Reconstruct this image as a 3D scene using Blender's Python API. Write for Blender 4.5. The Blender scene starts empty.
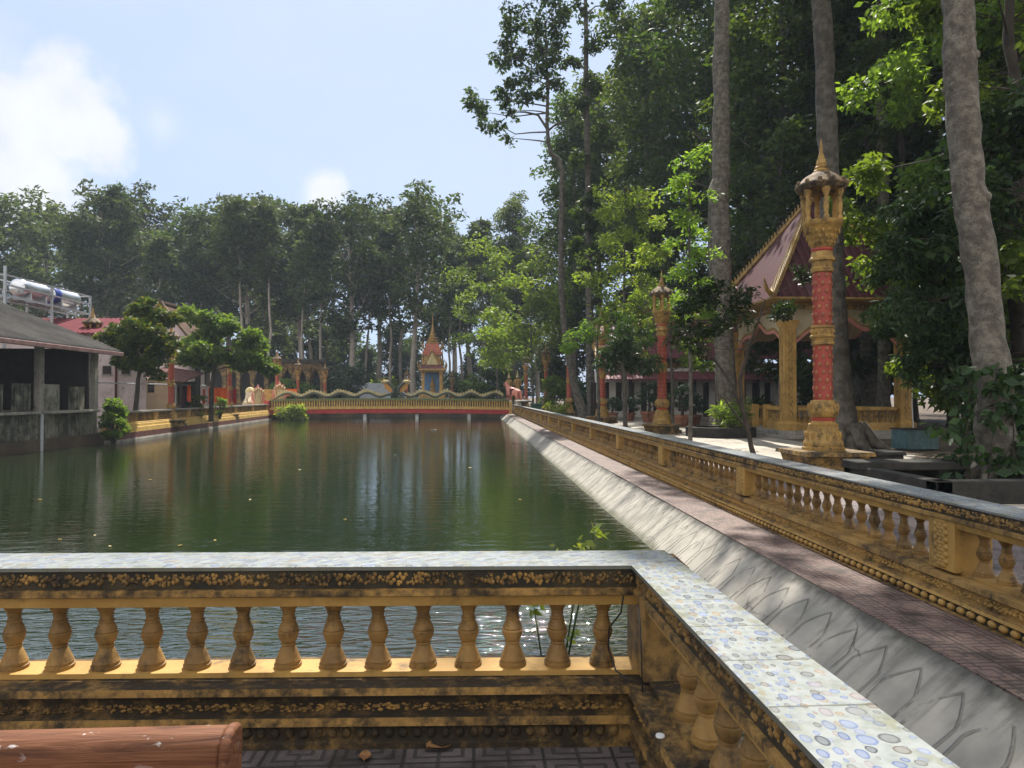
import bpy, math, random
import numpy as np
from mathutils import Vector, Matrix
R = math.radians
sc = bpy.context.scene
col = sc.collection

# ------------------------------------------------------------------ camera
CAM_Z, F, YAW, PITCH = 1.55, 700.0, R(3.1), math.atan(12/700)
cd = bpy.data.cameras.new("camera"); cam = bpy.data.objects.new("camera", cd); col.objects.link(cam)
cd.sensor_width = 36.0; cd.lens = 36.0*F/1024; cd.clip_start = 0.05; cd.clip_end = 3000
cam.location = (0, 0, CAM_Z); cam.rotation_euler = (R(90)+PITCH, 0, -YAW)
sc.camera = cam

# ------------------------------------------------------------------ light
SUN_AZ, SUN_EL = R(7), R(56)          # azimuth clockwise from +Y (the length of the pond)
EXPOSURE = 1.08
sdir = Vector((math.sin(SUN_AZ)*math.cos(SUN_EL), math.cos(SUN_AZ)*math.cos(SUN_EL), math.sin(SUN_EL)))
sl = bpy.data.lights.new("sun", 'SUN'); sl.energy = 4.2; sl.angle = R(0.6); sl.color = (1.0, 0.94, 0.84)
so = bpy.data.objects.new("sun", sl); so.rotation_euler = (-sdir).to_track_quat('-Z', 'Y').to_euler(); so.location = (0, 40, 80)
col.objects.link(so)
vs = sc.view_settings
sc.display_settings.display_device = 'sRGB'
vs.view_transform = 'Standard'; vs.look = 'None'; vs.exposure = EXPOSURE; vs.gamma = 1.0; vs.use_curve_mapping = False
cy = sc.cycles
cy.use_denoising = True
cy.max_bounces = 8; cy.diffuse_bounces = 3; cy.glossy_bounces = 3; cy.transmission_bounces = 4; cy.volume_bounces = 0
cy.transparent_max_bounces = 6; cy.sample_clamp_indirect = 6.0
cy.caustics_reflective = False; cy.caustics_refractive = False

def ray(px, py):
    """direction through an image point, used only to work out where things stand"""
    x, z, y = (px-512)/F, -(py-384)/F, 1.0
    y, z = y*math.cos(PITCH)-z*math.sin(PITCH), y*math.sin(PITCH)+z*math.cos(PITCH)
    return Vector((x*math.cos(YAW)+y*math.sin(YAW), -x*math.sin(YAW)+y*math.cos(YAW), z))
def at(px, py, Y):
    d = ray(px, py); return Vector((0, 0, CAM_Z)) + d*(Y/d.y)
def on(px, py, z=0.0):
    d = ray(px, py); return Vector((0, 0, CAM_Z)) + d*((z-CAM_Z)/d.z)

# ------------------------------------------------------------------ node helpers
def NT(nt):
    def n(t, **kw):
        nd = nt.nodes.new(t)
        for k, v in kw.items():
            if k == 'inp':
                for i, val in v.items():
                    s = nd.inputs[i]
                    if hasattr(val, 'is_output'): nt.links.new(val, s)
                    else: s.default_value = val
            else: setattr(nd, k, v)
        return nd
    return n
def rgba(c): return (c[0], c[1], c[2], 1.0)
def mth(n, op, a, b=0.0, c=0.0, clamp=False):
    m = n('ShaderNodeMath', operation=op, use_clamp=clamp, inp={0: a, 1: b, 2: c}); return m.outputs[0]
def ramp(n, fac, pts):
    r = n('ShaderNodeValToRGB', inp={0: fac}); cr = r.color_ramp
    while len(cr.elements) < len(pts): cr.elements.new(0.5)
    for e, (p, c) in zip(cr.elements, pts):
        e.position = p; e.color = c if len(c) == 4 else rgba(c)
    return r.outputs[0]
def smooth(n, x, a, b):
    return n('ShaderNodeMapRange', interpolation_type='SMOOTHSTEP', inp={0: x, 1: a, 2: b, 3: 0.0, 4: 1.0}).outputs[0]
def mixc(n, f, a, b, bt='MIX'):
    m = n('ShaderNodeMix', data_type='RGBA', blend_type=bt)
    nt = m.id_data
    for i, v in ((0, f), (6, a), (7, b)):
        if hasattr(v, 'is_output'): nt.links.new(v, m.inputs[i])
        else: m.inputs[i].default_value = v if i == 0 else rgba(v)
    return m.outputs[2]
def newmat(name):
    m = bpy.data.materials.new(name); m.use_nodes = True; nt = m.node_tree; nt.nodes.clear()
    n = NT(nt); out = n('ShaderNodeOutputMaterial'); return m, nt, n, out
def noise(n, vec, scale, detail=4, rough=0.55, dist=0.0):
    return n('ShaderNodeTexNoise', inp={'Vector': vec, 'Scale': scale, 'Detail': detail, 'Roughness': rough, 'Distortion': dist}).outputs[0]
def scaled(n, vec, s):
    return n('ShaderNodeVectorMath', operation='MULTIPLY', inp={0: vec, 1: s}).outputs[0]

def surf(name, c1, c2=None, rough=0.75, scale=3.0, stain=0.0, stain_col=(0.012, 0.011, 0.009), streak=0.6, bump=0.15, bscale=40.0,
         metal=0.0, speck=0.0, spec=0.4, world=True):
    """painted / mineral surface: two tone mottling, mould stains and streaks of their own shape, fine bump"""
    m, nt, n, out = newmat(name)
    p = n('ShaderNodeNewGeometry').outputs['Position'] if world else n('ShaderNodeTexCoord').outputs['Object']
    c = mixc(n, smooth(n, noise(n, p, scale, 6), 0.35, 0.65), c1, c2 or [x*0.75 for x in c1])
    rgh = rough
    if stain > 0:
        a = noise(n, p, scale*0.7, 9, 0.65)
        b = noise(n, scaled(n, p, (9, 9, 0.9)), 1.0, 6, 0.6)
        d = noise(n, p, scale*5.5, 6, 0.7)
        s = mth(n, 'ADD', mth(n, 'MULTIPLY', a, 0.50), mth(n, 'ADD', mth(n, 'MULTIPLY', b, 0.5*streak), mth(n, 'MULTIPLY', d, 0.5-0.5*streak+0.12)))
        lo = 0.70-0.24*stain
        c = mixc(n, mth(n, 'MULTIPLY', smooth(n, s, lo-.07, lo+.08), 0.55), c, [x*.38+.01 for x in c1])
        f = smooth(n, s, lo, lo+0.16)
        c = mixc(n, mth(n, 'MULTIPLY', f, 0.92), c, stain_col)
    if speck > 0:
        v = noise(n, p, 160, 2); c = mixc(n, mth(n, 'MULTIPLY', smooth(n, v, 0.55, 0.7), speck), c, [min(1, x*1.8+0.05) for x in c1])
    bs = n('ShaderNodeBsdfPrincipled', inp={'Base Color': c, 'Roughness': rgh, 'Metallic': metal, 'Specular IOR Level': spec})
    if bump > 0:
        h = mth(n, 'ADD', noise(n, p, bscale, 5, 0.6), mth(n, 'MULTIPLY', noise(n, p, scale*2, 4), 1.5))
        bp = n('ShaderNodeBump', inp={'Strength': bump, 'Distance': 0.02, 'Height': h})
        nt.links.new(bp.outputs[0], bs.inputs['Normal'])
    nt.links.new(bs.outputs[0], out.inputs[0]); return m

def leafmat(name, c1, c2, trans=0.35, tcol=None, rough=0.5, c3=None):
    m, nt, n, out = newmat(name)
    g = n('ShaderNodeNewGeometry'); r = g.outputs['Random Per Island']
    oi = n('ShaderNodeObjectInfo').outputs['Random']
    pts = [(0.0, c1), (0.6, c2), (1.0, c3 or [min(1, x*1.35) for x in c2])]
    c = ramp(n, r, pts)
    big = noise(n, n('ShaderNodeTexCoord').outputs['Object'], 0.35, 3)
    v = mth(n, 'MULTIPLY_ADD', oi, 0.6, 0.55)
    v = mth(n, 'MULTIPLY', v, mth(n, 'MULTIPLY_ADD', big, 0.9, 0.6))
    hs = n('ShaderNodeHueSaturation', inp={'Hue': mth(n, 'MULTIPLY_ADD', n('ShaderNodeTexWhiteNoise', noise_dimensions='1D', inp={'W': oi}).outputs[0], 0.05, 0.465), 'Saturation': 0.95, 'Value': v, 'Fac': 1.0, 'Color': c}).outputs[0]
    bs = n('ShaderNodeBsdfPrincipled', inp={'Base Color': hs, 'Roughness': rough, 'Specular IOR Level': 0.18})
    t = mixc(n, 1.0, hs, tcol or (1.6, 1.5, 0.6), 'MULTIPLY')
    tr = n('ShaderNodeBsdfTranslucent', inp={0: t})
    mx = n('ShaderNodeMixShader', inp={0: trans, 1: bs.outputs[0], 2: tr.outputs[0]})
    nt.links.new(mx.outputs[0], out.inputs[0]); return m

# ------------------------------------------------------------------ world: sky with one cumulus and thin high cloud
def make_world():
    w = bpy.data.worlds.new("World"); sc.world = w; w.use_nodes = True
    nt = w.node_tree; nt.nodes.clear(); n = NT(nt)
    out = n('ShaderNodeOutputWorld')
    sky = n('ShaderNodeTexSky', sky_type='NISHITA', sun_disc=False, sun_elevation=SUN_EL, sun_rotation=SUN_AZ, air_density=1.0, dust_density=1.6, ozone_density=1.4, altitude=10)
    v = n('ShaderNodeTexCoord').outputs['Generated']
    def blob(px, py, ang, soft, sc_, amp):
        d = ray(px, py).normalized()
        dot = n('ShaderNodeVectorMath', operation='DOT_PRODUCT', inp={0: v, 1: tuple(d)}).outputs['Value']
        a = mth(n, 'ARCCOSINE', mth(n, 'MINIMUM', dot, 0.99999))
        nz = noise(n, v, sc_, 7, 0.58)
        a = mth(n, 'SUBTRACT', a, mth(n, 'MULTIPLY', mth(n, 'SUBTRACT', nz, 0.5), amp))
        return mth(n, 'SUBTRACT', 1.0, smooth(n, a, ang-soft, ang+soft))
    m1 = mth(n, 'MAXIMUM', blob(70, 118, 0.062, 0.018, 10, 0.16), blob(-20, 138, 0.105, 0.03, 9, 0.18))
    m1 = mth(n, 'MAXIMUM', m1, mth(n, 'MULTIPLY', blob(2, 60, 0.03, 0.045, 8, 0.20), 0.45))
    m1 = mth(n, 'MAXIMUM', m1, mth(n, 'MULTIPLY', blob(160, 122, 0.016, 0.02, 22, 0.05), 0.5))
    m1 = mth(n, 'MAXIMUM', m1, mth(n, 'MULTIPLY', blob(324, 192, 0.028, 0.012, 18, 0.06), 0.95))
    # thin veil, thicker towards the sun
    sd = n('ShaderNodeVectorMath', operation='DOT_PRODUCT', inp={0: v, 1: tuple(sdir)}).outputs['Value']
    veil = smooth(n, sd, 0.35, 1.02)
    vz = noise(n, scaled(n, v, (1.0, 1.4, 2.6)), 2.2, 6, 0.55, 0.4)
    veil = mth(n, 'MULTIPLY', veil, mth(n, 'MULTIPLY_ADD', vz, 1.3, 0.15), clamp=True)
    c = mixc(n, 0.72, sky.outputs[0], (2.5, 3.6, 5.7))
    c = mixc(n, mth(n, 'MULTIPLY_ADD', veil, 0.75, 0.12, clamp=True), c, (4.2, 4.75, 5.6))
    cn = noise(n, v, 14, 6, 0.55)
    cc = mixc(n, smooth(n, cn, 0.3, 0.7), (4.5, 4.8, 5.3), (5.5, 5.6, 5.8))
    c = mixc(n, mth(n, 'MULTIPLY', m1, 0.95), c, cc)
    # bright cloud added unseen behind the camera and overhead as fill light
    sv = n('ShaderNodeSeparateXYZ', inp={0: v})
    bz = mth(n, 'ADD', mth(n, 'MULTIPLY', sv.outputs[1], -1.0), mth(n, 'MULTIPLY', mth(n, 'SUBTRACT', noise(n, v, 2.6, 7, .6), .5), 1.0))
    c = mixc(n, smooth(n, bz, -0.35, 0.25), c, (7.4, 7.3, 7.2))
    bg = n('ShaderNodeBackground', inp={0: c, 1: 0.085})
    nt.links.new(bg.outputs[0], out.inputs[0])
make_world()

# ------------------------------------------------------------------ mesh helpers
class MB:
    def __init__(s): s.v = []; s.f = []
    def add(s, V, Fc):
        o = len(s.v); s.v.extend([tuple(p) for p in V]); s.f.extend([tuple(i+o for i in f) for f in Fc]); return s
    def box(s, x0, x1, y0, y1, z0, z1):
        V = [(x0,y0,z0),(x1,y0,z0),(x1,y1,z0),(x0,y1,z0),(x0,y0,z1),(x1,y0,z1),(x1,y1,z1),(x0,y1,z1)]
        return s.add(V, [(0,3,2,1),(4,5,6,7),(0,1,5,4),(1,2,6,5),(2,3,7,6),(3,0,4,7)])
    def tbox(s, x, y, z0, z1, a0, b0, a1, b1):
        V = [(x-a0,y-b0,z0),(x+a0,y-b0,z0),(x+a0,y+b0,z0),(x-a0,y+b0,z0),(x-a1,y-b1,z1),(x+a1,y-b1,z1),(x+a1,y+b1,z1),(x-a1,y+b1,z1)]
        return s.add(V, [(0,3,2,1),(4,5,6,7),(0,1,5,4),(1,2,6,5),(2,3,7,6),(3,0,4,7)])
    def lathe(s, prof, n=16, c=(0,0,0), a0=0.0, sx=1.0, sy=1.0):
        V = []; Fc = []
        for r, z in prof:
            for k in range(n):
                a = a0+2*math.pi*k/n; V.append((c[0]+r*sx*math.cos(a), c[1]+r*sy*math.sin(a), c[2]+z))
        m = len(prof)
        for i in range(m-1):
            for k in range(n):
                k2 = (k+1) % n; Fc.append((i*n+k, i*n+k2, (i+1)*n+k2, (i+1)*n+k))
        Fc.append(tuple(range(n-1, -1, -1))); Fc.append(tuple((m-1)*n+k for k in range(n)))
        return s.add(V, Fc)
    def tube(s, pts, rad, n=8, caps=True):
        pts = [Vector(p) for p in pts]; m = len(pts)
        if not hasattr(rad, '__len__'): rad = [rad]*m
        V = []; Fc = []; up = Vector((0.31, 0.57, 0.76)).normalized(); prev = None
        for i in range(m):
            t = (pts[min(i+1, m-1)]-pts[max(i-1, 0)]).normalized()
            if prev is None:
                a = t.cross(up)
                if a.length < 1e-3: a = t.cross(Vector((1,0,0)))
                a.normalize()
            else:
                a = prev - t*prev.dot(t); a.normalize()
            b = t.cross(a); prev = a
            for k in range(n):
                an = 2*math.pi*k/n; V.append(pts[i]+(a*math.cos(an)+b*math.sin(an))*rad[i])
        for i in range(m-1):
            for k in range(n):
                k2 = (k+1) % n; Fc.append((i*n+k, i*n+k2, (i+1)*n+k2, (i+1)*n+k))
        if caps: Fc.append(tuple(range(n-1, -1, -1))); Fc.append(tuple((m-1)*n+k for k in range(n)))
        return s.add(V, Fc)
    def ell(s, c, r, n=8, m=5, M=None):
        V = []; Fc = []
        for i in range(m+1):
            th = math.pi*i/m
            for k in range(n):
                ph = 2*math.pi*k/n; p = Vector((r[0]*math.sin(th)*math.cos(ph), r[1]*math.sin(th)*math.sin(ph), r[2]*math.cos(th)))
                if M: p = M @ p
                V.append((c[0]+p.x, c[1]+p.y, c[2]+p.z))
        for i in range(m):
            for k in range(n):
                k2 = (k+1) % n; Fc.append((i*n+k, (i+1)*n+k, (i+1)*n+k2, i*n+k2))
        return s.add(V, Fc)
    def sweep(s, prof, p0, p1):
        """closed (d, z) section swept from p0 to p1; d is measured to the left-hand side normal of the run"""
        p0, p1 = Vector((p0[0], p0[1], 0)), Vector((p1[0], p1[1], 0)); t = (p1-p0).normalized(); nn = Vector((-t.y, t.x, 0))
        V = [p0+nn*d+Vector((0,0,z)) for d, z in prof]+[p1+nn*d+Vector((0,0,z)) for d, z in prof]; m = len(prof)
        Fc = [(i, (i+1) % m, m+(i+1) % m, m+i) for i in range(m)]+[tuple(range(m-1, -1, -1)), tuple(range(m, 2*m))]
        return s.add(V, Fc)
    def prism(s, poly, ax, d0, d1):
        """polygon in the plane across axis ax ('x','y','z'), pushed from d0 to d1"""
        m = len(poly)
        def P(q, d): return {'x': (d, q[0], q[1]), 'y': (q[0], d, q[1]), 'z': (q[0], q[1], d)}[ax]
        V = [P(q, d0) for q in poly]+[P(q, d1) for q in poly]
        return s.add(V, [(i, (i+1) % m, m+(i+1) % m, m+i) for i in range(m)]+[tuple(range(m-1, -1, -1)), tuple(range(m, 2*m))])
    def build(s, name, mat, parent=None, ang=35, bevel=0.0, label=None, kind=None):
        me = bpy.data.meshes.new(name); me.from_pydata(s.v, [], s.f); me.update()
        return finish(me, name, mat, parent, ang, bevel, label, kind)

def finish(me, name, mat, parent=None, ang=35, bevel=0.0, label=None, kind=None, fix=True):
    if fix:
        import bmesh
        bm = bmesh.new(); bm.from_mesh(me); bmesh.ops.recalc_face_normals(bm, faces=bm.faces); bm.to_mesh(me); bm.free()
    if ang:
        me.polygons.foreach_set('use_smooth', [True]*len(me.polygons)); me.set_sharp_from_angle(angle=R(ang))
    me.materials.append(mat)
    o = bpy.data.objects.new(name, me); col.objects.link(o)
    if parent: o.parent = parent
    if bevel: b = o.modifiers.new("bevel", 'BEVEL'); b.width = bevel; b.segments = 2; b.limit_method = 'ANGLE'
    if label: o['label'] = label
    if kind: o['kind'] = kind
    return o
def npmesh(name, V, Fq, mat, parent=None, smooth_=False):
    me = bpy.data.meshes.new(name); nv, nf = len(V), len(Fq)
    me.vertices.add(nv); me.vertices.foreach_set('co', np.asarray(V, dtype=np.float32).ravel())
    me.loops.add(nf*4); me.loops.foreach_set('vertex_index', np.asarray(Fq, dtype=np.int32).ravel())
    me.polygons.add(nf); me.polygons.foreach_set('loop_start', np.arange(0, nf*4, 4, dtype=np.int32))
    me.update(calc_edges=True)
    me.materials.append(mat)
    if smooth_: me.polygons.foreach_set('use_smooth', [True]*nf)
    o = bpy.data.objects.new(name, me); col.objects.link(o)
    if parent: o.parent = parent
    return o
def tag(o, label, cat, group=None):
    o['label'] = label; o['category'] = cat
    if group: o['group'] = group
    return o
def struct(o): o['kind'] = 'structure'; return o
def thing(name, label, cat, loc=(0,0,0), rz=0.0, group=None):
    o = bpy.data.objects.new(name, None); col.objects.link(o); o.empty_display_size = 0.3
    o.location = loc; o.rotation_euler = (0, 0, rz); return tag(o, label, cat, group)
def dup(root, loc, rz=0.0, s=1.0, label=None, group=None):
    r = root.copy(); col.objects.link(r); r.location = loc; r.rotation_euler = (0, 0, rz)
    r.scale = (s, s, s) if not hasattr(s, '__len__') else s
    if label: r['label'] = label
    if group: r['group'] = group
    for ch in list(root.children):
        c = ch.copy(); col.objects.link(c); c.parent = r
        for g in ch.children:
            d = g.copy(); col.objects.link(d); d.parent = c
    return r

# ------------------------------------------------------------------ foliage
def leaves_np(rng, centers, radii, counts, size, droop=0.3, width=0.45, flat=0.65, shell=0.35):
    P = []
    for c, r, k in zip(centers, radii, counts):
        d = rng.normal(size=(k, 3)); d /= np.linalg.norm(d, axis=1)[:, None]
        rr = r*(shell+(1-shell)*rng.random(k)**0.6)
        p = d*rr[:, None]*np.array([1, 1, flat]); P.append(p+np.array(c))
    P = np.concatenate(P); N = len(P)
    ax = rng.normal(size=(N, 3)); ax[:, 2] = ax[:, 2]*0.6-droop; ax /= np.linalg.norm(ax, axis=1)[:, None]
    nr = rng.normal(size=(N, 3)); nr[:, 2] += 0.7
    sd = np.cross(ax, nr); sd /= (np.linalg.norm(sd, axis=1)[:, None]+1e-9); nr = np.cross(sd, ax)
    L = size*(0.6+0.8*rng.random(N))[:, None]; W = L*width*(0.8+0.4*rng.random(N))[:, None]
    V = np.empty((N, 4, 3)); V[:, 0] = P; V[:, 1] = P+ax*L*0.45+sd*W*0.5+nr*L*0.06; V[:, 2] = P+ax*L-nr*L*0.05; V[:, 3] = P+ax*L*0.45-sd*W*0.5+nr*L*0.06
    return V.reshape(-1, 3), np.arange(N*4).reshape(-1, 4)

def tree_geo(seed, H, r0, z0, Rc, nlimb=16, clump=1.3, nleaf=40, size=0.5, sway=0.03, up=0.5, droop=0.3, top=0.93, flare=1.5, twigs=3, prof=None, flat=0.6):
    rng = np.random.default_rng(seed); rnd = random.Random(seed); mb = MB()
    n = 10; pts = []; x = y = 0
    for i in range(n+1):
        t = i/n; pts.append(Vector((x, y, H*top*t)))
        x += rnd.gauss(0, sway*H/n*2); y += rnd.gauss(0, sway*H/n*2)
    rad = [r0*(1-0.86*(i/n)**1.1)*(flare if i == 0 else 1) for i in range(n+1)]
    pts.insert(1, pts[0].lerp(pts[1], 0.22)); rad.insert(1, r0*1.08)
    mb.tube(pts, rad, 9)
    def tp(z):
        for i in range(len(pts)-1):
            if pts[i].z <= z <= pts[i+1].z:
                f = (z-pts[i].z)/(pts[i+1].z-pts[i].z+1e-9); return pts[i].lerp(pts[i+1], f), rad[i]*(1-f)+rad[i+1]*f
        return pts[-1], rad[-1]
    C, CR = [], []
    az = rnd.random()*6.28
    for i in range(nlimb):
        f = i/(nlimb-1); z = z0+(H*top*0.99-z0)*f; b, br = tp(z)
        az += 2.4+rnd.gauss(0, 0.35)
        pr = prof(f) if prof else (0.62+0.38*math.sin(math.pi*min(1, f*0.95+0.12)))*(1-0.45*f**3)
        L = Rc*pr*rnd.uniform(0.65, 1.15)
        d = Vector((math.cos(az), math.sin(az), up*rnd.uniform(0.4, 1.5)+0.5*f)).normalized()
        lp = [b]; dd = d.copy()
        for k in range(4):
            dd = (dd+Vector((rnd.gauss(0, .18), rnd.gauss(0, .18), rnd.gauss(0.03, .14)))).normalized(); lp.append(lp[-1]+dd*L/4)
        r1 = max(0.035, br*0.42); mb.tube(lp, [r1, r1*.75, r1*.55, r1*.38, r1*.2], 5, caps=False)
        for k in (2, 3, 4):
            C.append(lp[k]+Vector((rnd.gauss(0, .2), rnd.gauss(0, .2), 0.3*clump))); CR.append(clump*rnd.uniform(.7, 1.15))
        for k in range(twigs):
            s = lp[rnd.choice((1, 2, 3))]; e = s+Vector((rnd.gauss(0, 1), rnd.gauss(0, 1), rnd.gauss(0.35, 0.5))).normalized()*L*rnd.uniform(.3, .55)
            mb.tube([s, s.lerp(e, .5)+Vector((0, 0, .1*L*rnd.random())), e], [r1*.4, r1*.28, r1*.12], 4, caps=False)
            C.append(e); CR.append(clump*rnd.uniform(.6, 1.1))
    C.append(pts[-1]+Vector((0, 0, .4))); CR.append(clump)
    cnt = [max(6, int(nleaf*(r/clump)**2)) for r in CR]
    return mb, leaves_np(rng, C, CR, cnt, size, droop, flat=flat)
def tree(name, label, cat, loc, geo, bark, leaf, rz=0.0, group=None):
    t = thing(name, label, cat, loc, rz, group); geo[0].build('trunk', bark, t, ang=60); npmesh('crown', geo[1][0], geo[1][1], leaf, t); return t

def custom_tree(name, label, cat, path, rad, clumps, bark, leaf, seed, size, n=10, droop=0.3, width=0.45, limbs=True, extra=None, group=None, flat=0.65, dens=1.0):
    """trunk along given points, limbs to each leaf clump (centre, radius, leaf count)"""
    base = Vector(path[0]); t = thing(name, label, cat, base, 0, group)
    rng = np.random.default_rng(seed); rnd = random.Random(seed); mb = MB(); P = [Vector(p)-base for p in path]
    if n >= 10:                                     # swellings, slight kinks and a root flare
        P2, R2 = [], []
        for i in range(len(P)-1):
            for q in range(5):
                f = q/5; P2.append(P[i].lerp(P[i+1], f)+Vector((rnd.gauss(0, .022), rnd.gauss(0, .022), 0))*rad[i]*2.2); R2.append((rad[i]*(1-f)+rad[i+1]*f)*rnd.uniform(.94, 1.07))
        P2.append(P[-1]); R2.append(rad[-1]); P, rad = P2, R2
    mb.tube(P, rad, n)
    if n >= 14:
        for k in range(7):
            a = k*.9+rnd.random()*.4; L = rad[0]*rnd.uniform(1.5, 2.1)
            mb.tube([(rad[0]*.5*math.cos(a), rad[0]*.5*math.sin(a), rad[0]*1.3), (L*.6*math.cos(a), L*.6*math.sin(a), rad[0]*.45), (L*math.cos(a+.1), L*math.sin(a+.1), -.02)], [rad[0]*.36, rad[0]*.3, rad[0]*.12], 7)
        for k in range(9):
            i = rnd.randrange(4, max(5, int(len(P)*.7))); a = rnd.random()*6.28; r = rad[i]; mb.ell(P[i]+Vector((math.cos(a), math.sin(a), 0))*r*.9, (r*.28, r*.28, r*.34), 8, 6)
    for e in (extra or []): mb.tube([Vector(p)-base for p in e[0]], e[1], 6)
    C, CR, CN = [], [], []
    for c, r, k in clumps:
        c = Vector(c)-base
        if limbs:
            cand = [i for i in range(len(P)) if P[i].z < c.z-0.2*r] or [0]; thin = .55 if name == 'vine_tree' else 1.0
            i = min(cand, key=lambda i: (P[i]-c).length+0.25*abs(c.z-P[i].z)); s = P[i]; r1 = thin*min(rad[i]*0.5, 0.05+0.03*(c-s).length)
            m1 = s.lerp(c, .5)+Vector((rnd.gauss(0, .08), rnd.gauss(0, .08), rnd.gauss(.05, .06)))*(c-s).length
            mb.tube([s, s.lerp(m1, .5)+Vector((0, 0, .03)), m1, m1.lerp(c, .6), c], [r1, r1*.8, r1*.6, r1*.4, r1*.15], 5, caps=False)
        for _ in range(5):
            o = Vector((rnd.gauss(0, .45), rnd.gauss(0, .45), rnd.gauss(0, .3)))*r
            C.append(c+o); CR.append(r*rnd.uniform(.4, .65)); CN.append(int(k*dens/5))
            if limbs: mb.tube([c-(c+o-c)*0.2, c+o*0.6, c+o*1.2], [0.02+.008*r, .012+.005*r, .004], 4, caps=False)
    V, Fq = leaves_np(rng, C, CR, CN, size, droop, width, flat)
    mb.build('trunk', bark, t, ang=60); npmesh('crown', V, Fq, leaf, t); return t

def bush(name, label, cat, loc, r, leaf, seed, size, count, stem=None, group=None, droop=0.1, width=0.5):
    rng = np.random.default_rng(seed); rnd = random.Random(seed); t = thing(name, label, cat, loc, 0, group)
    C, CR, CN = [], [], []; nb = 14; mb = MB()
    for i in range(nb):
        a = rnd.random()*6.28; q = math.sqrt(rnd.random())*0.75; z = rnd.uniform(0.2, 0.85)
        f = math.sqrt(max(0.1, 1-(z-0.4)**2*2.2))
        c = (r[0]*q*math.cos(a)*f, r[1]*q*math.sin(a)*f, r[2]*z); C.append(c); CR.append(0.42*(r[0]+r[1])/2*rnd.uniform(.6, 1.1)); CN.append(count//nb)
        mb.tube([(c[0]*.1, c[1]*.1, 0), (c[0]*.6, c[1]*.6, c[2]*.6), c], [0.012*r[2]+.006, .008*r[2]+.004, .004], 4)
    V, Fq = leaves_np(rng, C, CR, CN, size, droop, width, 0.8); V[:, 2] = np.maximum(V[:, 2], 0.0)
    mb.build('stem', stem or M['bark_dark'], t); npmesh('foliage', V, Fq, leaf, t); return t

# ------------------------------------------------------------------ materials
M = {}
M['yellow'] = surf('yellow_ochre_paint', (0.41, 0.245, 0.072), (0.30, 0.17, 0.048), 0.7, 3.2, stain=0.64, bump=0.25)
M['baluster'] = surf('ochre_baluster_paint', (0.34, 0.198, 0.058), (0.22, 0.125, 0.04), 0.65, 4.5, stain=0.62, bump=0.2)
M['yellow_clean'] = surf('yellow_paint', (0.49, 0.295, 0.082), (0.37, 0.215, 0.056), 0.65, 3.0, stain=0.42, bump=0.2)
M['bridge_yellow_lit'] = surf('sunlit_toned_yellow_paint', (0.66, 0.44, 0.13), (0.54, 0.34, 0.09), 0.65, 3.0, stain=0.3, bump=0.2)  # yellow lightened to stand in for sunlight on the bridge and left bank wall
M['yellow_dirty'] = surf('mould_stained_ochre', (0.42, 0.24, 0.065), (0.30, 0.17, 0.045), 0.8, 3.5, stain=0.86, streak=0.35, bump=0.35)
M['yellow_base'] = surf('mould_blackened_ochre_base', (0.36, 0.21, 0.06), (0.24, 0.14, 0.04), 0.8, 3.0, stain=1.12, streak=0.3, bump=0.4)
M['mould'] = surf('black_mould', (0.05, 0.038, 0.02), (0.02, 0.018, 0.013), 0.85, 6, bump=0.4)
M['gold'] = surf('gold_paint', (0.46, 0.28, 0.07), (0.32, 0.185, 0.048), 0.55, 6, stain=0.62, streak=0.3, bump=0.35, bscale=60)
M['gold_dirty'] = surf('weathered_gold_paint', (0.40, 0.24, 0.06), (0.26, 0.15, 0.05), 0.7, 5, stain=0.95, streak=0.4, bump=0.4)
M['stone_cap'] = surf('weathered_lantern_roof', (0.30, 0.20, 0.10), (0.18, 0.12, 0.07), 0.8, 6, stain=0.9, bump=0.4)
M['concrete'] = surf('grey_concrete', (0.36, 0.33, 0.29), (0.26, 0.245, 0.22), 0.8, 1.8, stain=0.45, streak=0.2, bump=0.25)
M['dark_stone'] = surf('mossy_dark_stone', (0.036, 0.033, 0.028), (0.014, 0.014, 0.012), 0.85, 4, bump=0.5)
M['red'] = surf('red_paint', (0.50, 0.035, 0.03), (0.38, 0.03, 0.025), 0.55, 3, stain=0.25, bump=0.1)
M['shaft_gold'] = surf('shaft_boss_gold', (0.40, 0.17, 0.07), (0.3, 0.11, 0.05), 0.55, 6, stain=0.5)
M['shaft_red'] = surf('shaft_red_paint', (0.40, 0.06, 0.035), (0.32, 0.045, 0.03), 0.55, 5, stain=0.3, streak=0.3, bump=0.2)
M['pink'] = surf('pink_paint', (0.60, 0.24, 0.20), (0.5, 0.19, 0.16), 0.6, 4, stain=0.2)
M['white'] = surf('white_wall_paint', (0.74, 0.72, 0.68), (0.66, 0.63, 0.58), 0.7, 1.5, stain=0.3, stain_col=(0.2, 0.19, 0.17), bump=0.08)
M['pinkwall'] = surf('pale_pink_wall', (0.66, 0.56, 0.56), (0.58, 0.48, 0.49), 0.75, 1.3, stain=0.35, stain_col=(0.12, 0.11, 0.11), bump=0.08)
M['cream'] = surf('cream_wall', (0.52, 0.44, 0.30), (0.44, 0.36, 0.24), 0.75, 1.5, stain=0.2, bump=0.1)
M['maroon'] = surf('maroon_sheet_roof', (0.15, 0.05, 0.06), (0.11, 0.038, 0.046), 0.5, 2, stain=0.2, bump=0.1, spec=.12)
M['brown_roof'] = surf('brown_tile_roof', (0.14, 0.085, 0.065), (0.085, 0.055, 0.045), 0.9, 2.5, stain=0.4, bump=0.4, spec=.1)
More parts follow.
